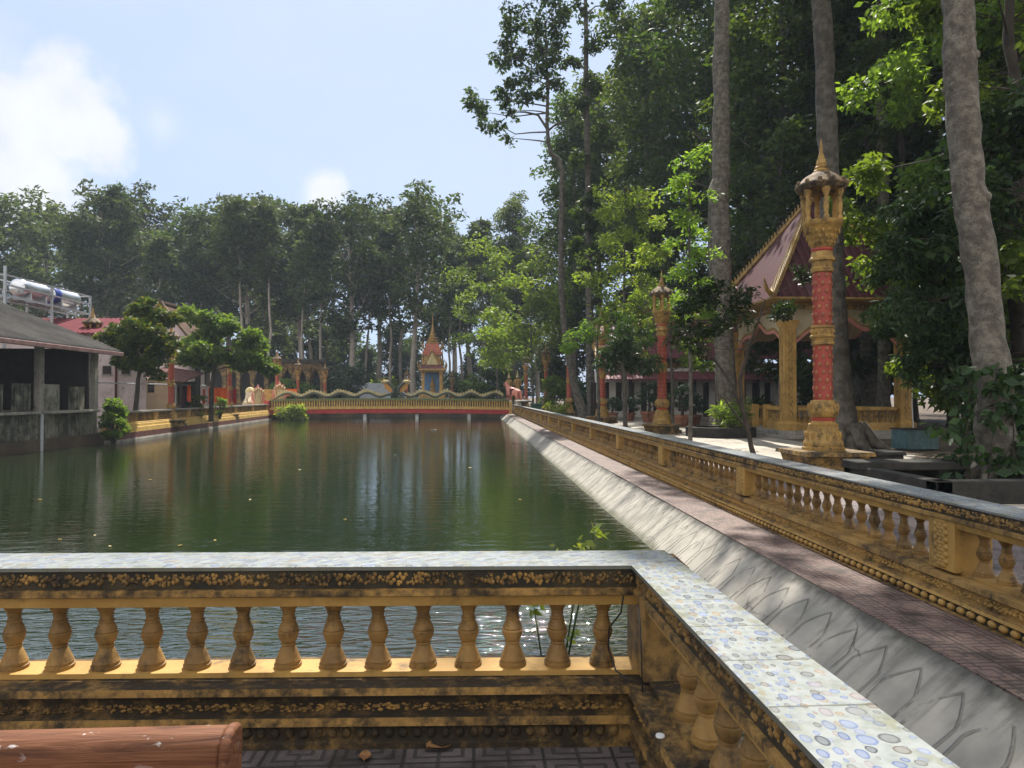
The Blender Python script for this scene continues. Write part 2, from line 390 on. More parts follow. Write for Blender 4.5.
M['old_wall'] = surf('mouldy_concrete_wall', (0.40, 0.38, 0.30), (0.2, 0.19, 0.14), 0.85, 0.55, stain=0.92, streak=0.55, stain_col=(0.014, 0.015, 0.011), bump=0.4)
M['roof_cement'] = surf('grey_corrugated_roof', (0.075, 0.071, 0.069), (0.04, 0.039, 0.038), 0.85, 0.9, stain=0.45, streak=0.2, stain_col=(0.03, 0.03, 0.029), bump=0.2, spec=.1)
M['eave'] = surf('rusty_pink_eave', (0.26, 0.15, 0.14), (0.18, 0.10, 0.095), 0.7, 3, stain=0.3)
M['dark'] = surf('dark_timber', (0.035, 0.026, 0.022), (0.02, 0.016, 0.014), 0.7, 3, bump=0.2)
M['dark_red'] = surf('dark_red_band', (0.16, 0.04, 0.03), (0.09, 0.03, 0.025), 0.7, 3, stain=0.5)
M['steel'] = surf('stainless_steel', (0.75, 0.76, 0.78), (0.68, 0.70, 0.73), 0.28, 2, metal=0.9, bump=0.03)
M['galv'] = surf('galvanised_pipe', (0.42, 0.45, 0.48), (0.34, 0.36, 0.39), 0.5, 4, metal=0.3, bump=0.05)
M['blue'] = surf('blue_plastic', (0.03, 0.06, 0.32), (0.025, 0.05, 0.26), 0.4, 3, bump=0.0)
M['teal'] = surf('teal_painted_tin', (0.10, 0.20, 0.21), (0.07, 0.14, 0.15), 0.55, 4, stain=0.5, stain_col=(0.06, 0.045, 0.03))
M['terracotta'] = surf('terracotta_pot', (0.30, 0.13, 0.075), (0.22, 0.09, 0.05), 0.8, 5, stain=0.4)
M['orange'] = surf('orange_cloth', (0.85, 0.16, 0.02), (0.75, 0.12, 0.015), 0.9, 3, bump=0.1)
M['crimson'] = surf('crimson_cloth', (0.42, 0.02, 0.02), (0.34, 0.015, 0.02), 0.9, 3, bump=0.1)
M['plum'] = surf('plum_cloth', (0.09, 0.02, 0.03), (0.06, 0.015, 0.025), 0.9, 3, bump=0.1)
M['shrine_blue'] = surf('sky_blue_paint', (0.14, 0.28, 0.52), (0.10, 0.22, 0.44), 0.7, 3, bump=0.05)
M['naga_green'] = surf('dark_green_scales', (0.075, 0.085, 0.06), (0.045, 0.055, 0.045), 0.5, 12, stain=0.3, bump=0.3)
M['orange_gold'] = surf('orange_gold_paint', (0.62, 0.24, 0.05), (0.5, 0.3, 0.06), 0.6, 8, stain=0.2)
M['naga_cream'] = surf('cream_flame_crest', (0.58, 0.50, 0.27), (0.46, 0.36, 0.16), 0.6, 6, stain=0.35, bump=0.2)
M['green_paint'] = surf('green_rail_paint', (0.12, 0.17, 0.06), (0.18, 0.17, 0.06), 0.6, 3, stain=0.3)
M['sheet'] = surf('pale_fence_sheet', (0.46, 0.50, 0.55), (0.40, 0.43, 0.48), 0.5, 2, stain=0.1)
M['plastic_white'] = surf('white_plastic', (0.75, 0.76, 0.76), (0.68, 0.69, 0.69), 0.4, 3, bump=0.02)
M['black'] = surf('black_rubber', (0.015, 0.015, 0.016), (0.012, 0.012, 0.012), 0.5, 3, bump=0.0)
M['dry_leaf'] = surf('dry_leaf', (0.28, 0.15, 0.06), (0.20, 0.09, 0.04), 0.8, 20, bump=0.2)
M['dry_leaf_yellow'] = surf('yellow_fallen_leaf', (0.38, 0.30, 0.08), (0.28, 0.2, 0.06), 0.8, 20, bump=0.2)
M['bark_pale'] = surf('pale_mottled_bark', (0.20, 0.18, 0.145), (0.08, 0.07, 0.056), 0.92, 6, stain=0.55, streak=0.25, stain_col=(0.035, 0.03, 0.022), bump=1.0, bscale=16, speck=0.3)
M['bark'] = surf('grey_brown_bark', (0.13, 0.118, 0.098), (0.06, 0.053, 0.043), 0.92, 5, stain=0.4, streak=0.4, bump=1.0, bscale=14, world=False)
M['bark_far'] = surf('pale_trunk_bark', (0.34, 0.30, 0.26), (0.24, 0.21, 0.18), 0.9, 0.8, bump=0.2, world=False)
M['bark_dark'] = surf('dark_bark', (0.07, 0.055, 0.042), (0.04, 0.032, 0.026), 0.9, 3, bump=0.5, world=False)
M['soil'] = surf('leaf_litter_soil', (0.13, 0.095, 0.06), (0.07, 0.05, 0.035), 0.95, 0.8, bump=0.4, bscale=15)
M['leaf_far'] = leafmat('forest_leaf', (0.034, 0.056, 0.022), (0.062, 0.092, 0.034), 0.38, (1.6, 1.6, 0.7), rough=.6)
M['leaf_forest'] = leafmat('canopy_leaf', (0.034, 0.062, 0.02), (0.062, 0.108, 0.03), 0.42, (1.7, 1.7, 0.5), rough=.6, c3=(0.085, 0.12, 0.03))
M['leaf_crooked'] = leafmat('backlit_leaf', (0.035, 0.062, 0.02), (0.06, 0.095, 0.03), 0.4, (1.6, 1.6, .6), rough=.6)
M['leaf_mid'] = leafmat('shrub_leaf', (0.072, 0.138, 0.028), (0.125, 0.21, 0.04), 0.52, (1.7, 1.6, 0.5))
M['leaf_bright'] = leafmat('young_leaf', (0.10, 0.18, 0.036), (0.17, 0.26, 0.055), 0.55, (1.6, 1.55, 0.5), c3=(0.17, 0.22, 0.05))
M['leaf_dark'] = leafmat('mango_leaf', (0.022, 0.045, 0.016), (0.04, 0.075, 0.024), 0.25, (1.5, 1.6, 0.5), rough=0.38)
M['leaf_blue'] = leafmat('blue_green_leaf', (0.03, 0.06, 0.035), (0.05, 0.09, 0.05), 0.25, (1.4, 1.5, 0.8))
M['leaf_garden'] = leafmat('garden_tree_leaf', (0.035, 0.08, 0.02), (0.065, 0.13, 0.028), 0.38, (1.7, 1.6, 0.5), c3=(0.15, 0.15, 0.03))

def lampshaft():
    """red column painted with staggered gold studs"""
    m, nt, n, out = newmat('red_studded_shaft'); o = n('ShaderNodeTexCoord').outputs['Object']
    c = mixc(n, smooth(n, noise(n, o, 5, 5), .35, .65), (0.37, 0.055, 0.032), (0.27, 0.04, 0.025))
    bs = n('ShaderNodeBsdfPrincipled', inp={'Base Color': c, 'Roughness': 0.55}); nt.links.new(bs.outputs[0], out.inputs[0]); return m

def tilemat():
    """white porcelain rail tile printed with pebble rings of blue, grey and brown, thin dirty joints"""
    m, nt, n, out = newmat('pebble_ring_tile'); uv = n('ShaderNodeTexCoord').outputs['UV']
    g = n('ShaderNodeNewGeometry').outputs['Position']
    base = mixc(n, smooth(n, noise(n, g, 30, 5), .4, .7), (0.275, 0.295, 0.29), (0.22, 0.24, 0.23))
    def dots(sc_, rmin, rvar, offs):
        v0 = n('ShaderNodeVectorMath', operation='ADD', inp={0: uv, 1: offs}).outputs[0]
        w = noise(n, v0, 25, 2)
        vo = n('ShaderNodeTexVoronoi', voronoi_dimensions='2D', feature='F1', inp={'Vector': v0, 'Scale': sc_, 'Randomness': 0.62})
        sep = n('ShaderNodeSeparateColor', inp={0: vo.outputs['Color']})
        d = mth(n, 'ADD', vo.outputs['Distance'], mth(n, 'MULTIPLY', mth(n, 'SUBTRACT', w, .5), .12))
        rr = mth(n, 'MULTIPLY_ADD', sep.outputs[0], rvar, rmin)
        q = mth(n, 'DIVIDE', d, rr)
        inside = mth(n, 'SUBTRACT', 1.0, smooth(n, q, 0.93, 1.03))
        ring = mth(n, 'MULTIPLY', inside, smooth(n, q, 0.62, 0.78))
        cc = ramp(n, sep.outputs[1], [(0, (0.07, 0.10, 0.20)), (.3, (0.13, 0.17, 0.29)), (.5, (0.14, 0.14, 0.135)), (.66, (0.045, 0.055, 0.07)), (.8, (0.24, 0.17, 0.10)), (1, (0.16, 0.20, 0.33))])
        ins = mixc(n, 0.25, cc, (0.45, 0.47, 0.48))
        keep = mth(n, 'GREATER_THAN', sep.outputs[2], 0.08)
        return mth(n, 'MULTIPLY', inside, keep), mixc(n, ring, ins, cc)
    f1, c1 = dots(14.5, 0.17, 0.20, (0, 0, 0)); f2, c2 = dots(23, 0.14, 0.2, (3.3, 1.7, 0))
    c = mixc(n, mth(n, 'MULTIPLY', f2, 0.9), base, c2); c = mixc(n, mth(n, 'MULTIPLY', f1, 0.92), c, c1)
    s = n('ShaderNodeSeparateXYZ', inp={0: uv})
    j = mth(n, 'ABSOLUTE', mth(n, 'SUBTRACT', mth(n, 'FRACT', mth(n, 'DIVIDE', s.outputs[0], 0.30)), 0.5))
    joint = smooth(n, j, 0.482, 0.492)
    edge = smooth(n, mth(n, 'ABSOLUTE', s.outputs[1]), 0.095, 0.16)
    dirt = mth(n, 'MULTIPLY', smooth(n, noise(n, g, 9, 6, .65), .47, .66), mth(n, 'MULTIPLY_ADD', edge, 0.6, 0.12))
    c = mixc(n, dirt, c, (0.17, 0.17, 0.10)); c = mixc(n, mth(n, 'MULTIPLY', joint, .75), c, (0.10, 0.10, 0.075))
    rg = mth(n, 'MULTIPLY_ADD', noise(n, g, 14, 4), 0.35, 0.14)
    bs = n('ShaderNodeBsdfPrincipled', inp={'Base Color': c, 'Roughness': rg, 'Specular IOR Level': 0.5})
    bp = n('ShaderNodeBump', inp={'Strength': 0.3, 'Distance': 0.004, 'Height': mth(n, 'SUBTRACT', 1.0, joint)}); nt.links.new(bp.outputs[0], bs.inputs['Normal'])
    nt.links.new(bs.outputs[0], out.inputs[0]); return m

def pavemat(name, c1, c2, size, grout, moss=0.4, emb=True):
    """square cement tiles pressed with a curling pattern"""
    m, nt, n, out = newmat(name); g = n('ShaderNodeNewGeometry').outputs['Position']
    br = n('ShaderNodeTexBrick', offset=0.0, squash=1.0, inp={'Vector': g, 'Color1': rgba(c1), 'Color2': rgba(c2), 'Mortar': rgba(grout), 'Scale': 1.0, 'Mortar Size': size*0.028, 'Mortar Smooth': 0.2, 'Bias': 0.0, 'Brick Width': size, 'Row Height': size})
    c = br.outputs['Color']; h = mth(n, 'SUBTRACT', 1.0, br.outputs['Fac'])
    # pressed motif: rings and a cross inside each tile
    s = n('ShaderNodeSeparateXYZ', inp={0: g})
    fx = mth(n, 'SUBTRACT', mth(n, 'FRACT', mth(n, 'DIVIDE', s.outputs[0], size)), .5); fy = mth(n, 'SUBTRACT', mth(n, 'FRACT', mth(n, 'DIVIDE', s.outputs[1], size)), .5)
    ax, ay = mth(n, 'ABSOLUTE', fx), mth(n, 'ABSOLUTE', fy)
    d = mth(n, 'MAXIMUM', ax, ay)
    r1 = mth(n, 'MINIMUM', mth(n, 'ABSOLUTE', mth(n, 'SUBTRACT', d, .34)), mth(n, 'ABSOLUTE', mth(n, 'SUBTRACT', d, .17))); r2 = mth(n, 'MAXIMUM', mth(n, 'MINIMUM', ax, ay), mth(n, 'SUBTRACT', .19, d))
    groove = mth(n, 'SUBTRACT', 1.0, smooth(n, mth(n, 'MINIMUM', r1, r2), .018, .04))
    c = mixc(n, mth(n, 'MULTIPLY', groove, .8), c, grout); h = mth(n, 'SUBTRACT', h, mth(n, 'MULTIPLY', groove, .8))
    sp = noise(n, g, 220, 2); c = mixc(n, mth(n, 'MULTIPLY', smooth(n, sp, .5, .7), .35), c, (0.45, 0.42, 0.40))
    ms = smooth(n, noise(n, g, 3.2, 8, .65), .56-.16*moss, .72-.1*moss); c = mixc(n, mth(n, 'MULTIPLY', ms, .75), c, (0.02, 0.02, 0.016))
    bs = n('ShaderNodeBsdfPrincipled', inp={'Base Color': c, 'Roughness': 0.6, 'Specular IOR Level': 0.4})
    bp = n('ShaderNodeBump', inp={'Strength': 0.6, 'Distance': 0.006, 'Height': h}); nt.links.new(bp.outputs[0], bs.inputs['Normal'])
    nt.links.new(bs.outputs[0], out.inputs[0]); return m

def slopemat():
    """cement bank incised with a row of pointed lotus petals (UV: metres along, 0..1 up the slope)"""
    m, nt, n, out = newmat('petal_incised_cement'); uv = n('ShaderNodeTexCoord').outputs['UV']; g = n('ShaderNodeNewGeometry').outputs['Position']
    s = n('ShaderNodeSeparateXYZ', inp={0: uv}); W = 0.355
    wob = mth(n, 'MULTIPLY', mth(n, 'SUBTRACT', noise(n, g, 2.5, 3), .5), 0.10)
    u = mth(n, 'ABSOLUTE', mth(n, 'SUBTRACT', mth(n, 'FRACT', mth(n, 'ADD', mth(n, 'DIVIDE', s.outputs[0], W), wob)), .5))
    v = mth(n, 'ADD', s.outputs[1], mth(n, 'MULTIPLY', mth(n, 'SUBTRACT', noise(n, g, 3.1, 2), .5), .05))
    t = mth(n, 'MAXIMUM', 0.0, mth(n, 'DIVIDE', mth(n, 'SUBTRACT', v, 0.56), 0.26))
    half = mth(n, 'MULTIPLY', mth(n, 'MULTIPLY_ADD', v, 0.12, 0.34), mth(n, 'SUBTRACT', 1.0, mth(n, 'POWER', t, 1.25)))
    inb = mth(n, 'MULTIPLY', mth(n, 'LESS_THAN', v, 0.825), mth(n, 'GREATER_THAN', v, 0.02))
    dist = mth(n, 'ABSOLUTE', mth(n, 'SUBTRACT', u, half))
    wear = smooth(n, noise(n, g, 4.0, 5), .36, .5)
    gr = mth(n, 'MULTIPLY', mth(n, 'SUBTRACT', 1.0, smooth(n, dist, .016, .05)), mth(n, 'MULTIPLY', inb, wear))
    c = mixc(n, smooth(n, noise(n, g, 2.2, 7), .35, .65), (0.36, 0.335, 0.29), (0.25, 0.235, 0.205))
    c = mixc(n, mth(n, 'MULTIPLY', smooth(n, noise(n, scaled(n, g, (1, 3, 1)), 2.4, 7, .6), .55, .72), .6), c, (0.10, 0.095, 0.08))
    top = smooth(n, mth(n, 'ADD', s.outputs[1], mth(n, 'MULTIPLY', mth(n, 'SUBTRACT', noise(n, g, 7, 5), .5), .35)), .80, 1.02)
    c = mixc(n, mth(n, 'MULTIPLY', top, .85), c, (0.035, 0.034, 0.028))
    c = mixc(n, mth(n, 'MULTIPLY', gr, .45), c, (0.07, 0.065, 0.055))
    low = mth(n, 'SUBTRACT', 1.0, smooth(n, mth(n, 'ADD', s.outputs[1], mth(n, 'MULTIPLY', mth(n, 'SUBTRACT', noise(n, g, 5, 5), .5), .25)), .12, .30)); c = mixc(n, mth(n, 'MULTIPLY', low, .75), c, (0.075, 0.08, 0.04))
    vo = n('ShaderNodeTexVoronoi', feature='DISTANCE_TO_EDGE', inp={'Vector': n('ShaderNodeVectorMath', operation='ADD', inp={0: g, 1: scaled(n, n('ShaderNodeTexNoise', inp={'Vector': g, 'Scale': 4.0, 'Detail': 5.0}).outputs[1], (.22, .22, .22))}).outputs[0], 'Scale': 0.55})
    crack = mth(n, 'MULTIPLY', mth(n, 'SUBTRACT', 1.0, smooth(n, vo.outputs['Distance'], .001, .006)), smooth(n, noise(n, g, 1.3, 3), .48, .56))
    c = mixc(n, mth(n, 'MULTIPLY', crack, .5), c, (0.04, 0.038, 0.032))
    drip = smooth(n, mth(n, 'ADD', noise(n, scaled(n, g, (.6, 7, .6)), 1.6, 6, .6), mth(n, 'MULTIPLY', s.outputs[1], .22)), .64, .80); c = mixc(n, mth(n, 'MULTIPLY', drip, .32), c, (0.055, 0.052, 0.044))
    h = mth(n, 'SUBTRACT', mth(n, 'MULTIPLY', noise(n, g, 9, 6), .5), mth(n, 'MULTIPLY', gr, 1.0))
    bs = n('ShaderNodeBsdfPrincipled', inp={'Base Color': c, 'Roughness': 0.82, 'Specular IOR Level': 0.3})
    bp = n('ShaderNodeBump', inp={'Strength': 0.7, 'Distance': 0.02, 'Height': h}); nt.links.new(bp.outputs[0], bs.inputs['Normal'])
    nt.links.new(bs.outputs[0], out.inputs[0]); return m

def watermat():
    m, nt, n, out = newmat('green_pond_water'); g = n('ShaderNodeNewGeometry').outputs['Position']
    h1 = noise(n, scaled(n, g, (1.1, 3.4, 1)), 1.5, 3, .5, .3); h2 = noise(n, scaled(n, g, (1.6, 4.2, 1)), 4.5, 3, .5, .2)
    patch = smooth(n, noise(n, scaled(n, g, (.12, .2, 1)), 1.0, 3), .35, .65)
    sy = n('ShaderNodeSeparateXYZ', inp={0: g}).outputs[1]
    br = mth(n, 'SUBTRACT', 1.0, smooth(n, mth(n, 'ADD', sy, mth(n, 'MULTIPLY', patch, 3.0)), 5.0, 11.0))   # the breeze ruffles the near end
    h3 = noise(n, scaled(n, g, (2.2, 7.0, 1)), 2.2, 3, .5, .5)
    h = mth(n, 'ADD', mth(n, 'MULTIPLY', h1, mth(n, 'MULTIPLY_ADD', br, 1.05, .32)), mth(n, 'MULTIPLY', h2, mth(n, 'MULTIPLY_ADD', patch, .07, .05)))
    h = mth(n, 'ADD', h, mth(n, 'MULTIPLY', h3, mth(n, 'MULTIPLY', br, 1.25)))
    c = mixc(n, smooth(n, noise(n, g, .15, 3), .4, .6), (0.0095, 0.0185, 0.006), (0.013, 0.0215, 0.0075))
    bs = n('ShaderNodeBsdfPrincipled', inp={'Base Color': c, 'Roughness': 0.02, 'IOR': 1.95, 'Specular IOR Level': 1.0})
    bp = n('ShaderNodeBump', inp={'Strength': 0.55, 'Distance': 0.045, 'Height': h}); nt.links.new(bp.outputs[0], bs.inputs['Normal'])
    nt.links.new(bs.outputs[0], out.inputs[0]); return m

def rooftile(name, c1, c2, sx, sy, axis):
    """glazed roof tiles: courses down the slope and rolls across it"""
    m, nt, n, out = newmat(name); uv = n('ShaderNodeTexCoord').outputs['UV']
    s = n('ShaderNodeSeparateXYZ', inp={0: uv}); g = n('ShaderNodeNewGeometry').outputs['Position']
    fu = mth(n, 'FRACT', mth(n, 'DIVIDE', s.outputs[0], sx)); fv = mth(n, 'FRACT', mth(n, 'DIVIDE', s.outputs[1], sy))
    roll = mth(n, 'SINE', mth(n, 'MULTIPLY', fu, math.pi)); h = mth(n, 'SUBTRACT', mth(n, 'MULTIPLY', roll, .8), mth(n, 'MULTIPLY', fv, 1.0))
    c = mixc(n, smooth(n, noise(n, g, 3, 6), .35, .65), c1, c2)
    seam = mth(n, 'SUBTRACT', 1.0, smooth(n, mth(n, 'MINIMUM', fu, mth(n, 'SUBTRACT', 1.0, fu)), .03, .11))
    c = mixc(n, mth(n, 'MULTIPLY', seam, .5), c, [x*2.2 for x in c1])
    bs = n('ShaderNodeBsdfPrincipled', inp={'Base Color': c, 'Roughness': 0.6, 'Specular IOR Level': 0.12})
    bp = n('ShaderNodeBump', inp={'Strength': 0.8, 'Distance': 0.05, 'Height': h}); nt.links.new(bp.outputs[0], bs.inputs['Normal'])
    nt.links.new(bs.outputs[0], out.inputs[0]); return m

def woodbench():
    m, nt, n, out = newmat('faux_wood_red_brown'); o = n('ShaderNodeTexCoord').outputs['Object']
    gr = noise(n, scaled(n, o, (1.2, 14, 22)), 2.5, 5, .6, 1.2)
    c = ramp(n, gr, [(.25, (0.045, 0.019, 0.010)), (.5, (0.14, 0.055, 0.026)), (.75, (0.20, 0.09, 0.045))])
    ch = smooth(n, noise(n, scaled(n, o, (1, 2.2, 2.2)), 9, 4, .6), .63, .68)
    s = n('ShaderNodeSeparateXYZ', inp={0: o}); hi = smooth(n, s.outputs[2], .56, .63)
    chip = mth(n, 'MULTIPLY', ch, mth(n, 'MULTIPLY_ADD', hi, .8, .15))
    c = mixc(n, chip, c, (0.62, 0.60, 0.60))
    bs = n('ShaderNodeBsdfPrincipled', inp={'Base Color': c, 'Roughness': .6, 'Specular IOR Level': .2})
    bp = n('ShaderNodeBump', inp={'Strength': .7, 'Distance': .008, 'Height': gr}); nt.links.new(bp.outputs[0], bs.inputs['Normal'])
    nt.links.new(bs.outputs[0], out.inputs[0]); return m
M['tile'] = tilemat(); M['shaft'] = lampshaft(); M['slope'] = slopemat(); M['water'] = watermat(); M['bench'] = woodbench()
M['ledge'] = pavemat('pressed_red_tile', (0.18, 0.112, 0.09), (0.14, 0.084, 0.07), 0.30, (0.035, 0.022, 0.022), 0.55)
M['floor'] = pavemat('pressed_dark_tile', (0.12, 0.10, 0.10), (0.09, 0.075, 0.075), 0.30, (0.02, 0.018, 0.018), 0.8)
M['walk'] = pavemat('pressed_grey_tile', (0.17, 0.13, 0.125), (0.13, 0.10, 0.10), 0.30, (0.04, 0.03, 0.03), 0.5)
M['plaza'] = surf('worn_cement_plaza', (0.42, 0.38, 0.32), (0.30, 0.27, 0.23), 0.85, 0.9, stain=0.35, streak=0.0, bump=0.2)
M['roof_pav'] = rooftile('maroon_roof_tile', (0.07, 0.021, 0.026), (0.048, 0.016, 0.02), 0.30, 0.34, 'x')

def quad_uv(name, quads, mat, parent=None):
    """quads: list of (4 points, 4 uvs) in one mesh"""
    V, Fc, U = [], [], []
    for q, u in quads:
        o = len(V); V += [tuple(p) for p in q]; Fc.append(tuple(range(o, o+len(q)))); U += list(u)
    me = bpy.data.meshes.new(name); me.from_pydata(V, [], Fc); uvl = me.uv_layers.new(name="UVMap")
    for p in me.polygons:
        for li, vi in zip(p.loop_indices, p.vertices): uvl.data[li].uv = U[vi]
    me.materials.append(mat); o = bpy.data.objects.new(name, me); col.objects.link(o)
    if parent: o.parent = parent
    return o

# ================================================================== SETTING
WZ = -0.42
pond = [(-15.6, -8), (2.25, -8), (2.25, 66), (-17.8, 66), (-17.6, 60.0), (-15.45, 30.4), (-15.45, -8)]
def ground():
    inner = [(-15.5, -8.0), (2.8, -8.0), (2.8, 66.0), (-17.9, 66.0), (-17.5, 60.0), (-15.5, 30.4)]
    outer = [(-500, -300), (500, -300), (500, 700), (-500, 700)]
    V = [(x, y, 0) for x, y in inner]+[(x, y, WZ-0.5) for x, y in inner]+[(x, y, 0) for x, y in outer]
    Fc = [(i, (i+1) % 6, 6+(i+1) % 6, 6+i) for i in range(6)]
    Fc += [(12, 13, 1, 0), (13, 14, 2, 1), (14, 15, 3, 2), (15, 12, 0, 5), (15, 5, 4), (15, 4, 3)]
    MB().add(V, Fc).build('ground', M['soil'], ang=0)['kind'] = 'structure'
ground()
struct(MB().add([(-19, -9, WZ), (3.5, -9, WZ), (3.5, 67, WZ), (-19, 67, WZ)], [(0, 1, 2, 3)]).build('water', M['water'], ang=0))
# right bank: incised cement slope, tiled walk, plaza
def bank():
    qs = []; n = 60; y0, y1 = -7.9, 63.0
    rnd = random.Random(5)
    cols = []
    for i in range(n+1):
        y = y0+(y1-y0)*i/n; cols.append((y, rnd.gauss(0, .012), rnd.gauss(0, .01)))
    for i in range(n):
        (ya, a1, a2), (yb, b1, b2) = cols[i], cols[i+1]
        q = [(2.20+a1, ya, WZ-.06), (2.20+b1, yb, WZ-.06), (2.79+b2, yb, 0.012), (2.79+a2, ya, 0.012)]
        qs.append((q, [(ya, 0), (yb, 0), (yb, 1), (ya, 1)]))
    return struct(quad_uv('concrete_bank', qs, M['slope']))
bank()
struct(MB().box(2.78, 3.50, -7.9, 63, -0.3, 0.016).build('path', M['ledge'], ang=0))
struct(MB().box(3.70, 11.0, -6, 70, -0.05, 0.006).build('plaza_paving', M['plaza'], ang=0))
struct(MB().box(3.71, 6.2, -6, 62, -0.05, 0.012).build('plaza_walk', M['walk'], ang=0))
struct(MB().box(-9.5, 0.93, -6, 3.25, -0.9, 0.0).build('terrace_floor', M['floor'], ang=0))
struct(MB().box(-30, -17.7, 32, 70, -0.05, 0.005).build('courtyard_paving', M['plaza'], ang=0))

# ================================================================== BALUSTRADES
BAL = [(.060,0),(.062,.010),(.062,.018),(.056,.020),(.056,.028),(.058,.032),(.055,.038),(.048,.056),(.038,.080),(.031,.095),(.028,.100),(.033,.102),(.034,.109),(.029,.112),(.036,.120),(.044,.138),(.0485,.156),(.049,.163),(.043,.168),(.0455,.174),(.040,.19),(.033,.204),(.028,.212),(.033,.214),(.033,.222),(.028,.225),(.0275,.246),(.031,.250),(.029,.256),(.036,.268),(.045,.285),(.052,.300),(.053,.304),(.053,.315)]
BALm = {}
def baluster_obj(parent, loc, mat, i, n=12):
    if (mat.name, n) not in BALm:
        o = MB().lathe(BAL, n).build('baluster', mat, parent, ang=24); BALm[(mat.name, n)] = o.data
    else:
        o = bpy.data.objects.new('baluster', BALm[(mat.name, n)]); col.objects.link(o); o.parent = parent
    q = random.Random(int(loc[0]*977+loc[1]*313)); o.location = loc; o.rotation_euler = (q.gauss(0, .010), q.gauss(0, .010), i*1.7); o.scale = (q.uniform(.95, 1.05), q.uniform(.95, 1.05), 1); return o

W2 = 0.155   # half width of the tiled hand rail
HEAD = [(W2-.012, .775), (W2-.012, .690), (W2+.006, .686), (W2+.006, .660), (W2-.02, .655), (W2-.035, .611)]
BASE = [(.078,.290),(.078,.272),(W2+.03,.268),(W2+.035,.232),(W2+.01,.226),(W2+.0,.198),(W2+.0,.142),(W2+.03,.138),(W2+.035,.100),(W2+.01,.095),(W2+.015,.03),(W2+.03,.025),(W2+.03,-.02)]
def sym(p): return [(d, z) for d, z in p]+[(-d, z) for d, z in reversed(p)]
def band_bumps(mb, p0, p1, d, z0, z1, step, seed, rows=1, deep=.016, kind='leaf'):
    """raised rosettes and leaves on a moulding"""
    p0, p1 = Vector((p0[0], p0[1], 0)), Vector((p1[0], p1[1], 0)); t = (p1-p0).normalized(); nn = Vector((-t.y, t.x, 0)); L = (p1-p0).length
    rnd = random.Random(seed); n = int(L/step); zm = (z0+z1)/2; hz = (z1-z0)/2
    for i in range(n):
        s = (i+.5)*L/n
        if kind == 'bead':
            c = p0+t*s+nn*d+Vector((0, 0, zm)); mb.ell(c, (step*.36, deep, hz*.8) if abs(t.x) > .5 else (deep, step*.36, hz*.8), 8, 5)
        else:
            for k in range(9):
                c = p0+t*(s+rnd.gauss(0, step*.33))+nn*(d+(-.004 if d > 0 else .004))+Vector((0, 0, zm+rnd.uniform(-.62, .62)*hz)); q = rnd.uniform(.4, 1.1)
                rx, rz = step*.30*q, hz*.32*q
                mb.ell(c, (rx, deep*q, rz) if abs(t.x) > .5 else (deep*q, rx, rz), 7, 4)

def tile_strip(parent, quads):
    """hand-rail slab: thin tiles with UV in metres along / across; quads of (pa_left, pa_right, pb_right, pb_left, ua, ub, w)"""
    qs = []
    for (a, b, c, d, ua, ub, wa, wb) in quads:
        z0, z1 = .776, .790
        A, B, C, D = [Vector((p[0], p[1], z1)) for p in (a, b, c, d)]
        qs.append(([A, B, C, D], [(ua, -wa), (ua, wa), (ub, wb), (ub, -wb)]))
        for P, Q, u1, v1, u2, v2 in ((A, B, ua, -wa, ua, wa), (B, C, ua, wa, ub, wb), (C, D, ub, wb, ub, -wb), (D, A, ub, -wb, ua, -wa)):
            qs.append(([P, Q, Q-Vector((0, 0, z1-z0)), P-Vector((0, 0, z1-z0))], [(u1, v1), (u2, v2), (u2, v2), (u1, v1)]))
    return quad_uv('handrail_tiles', qs, M['tile'], parent)

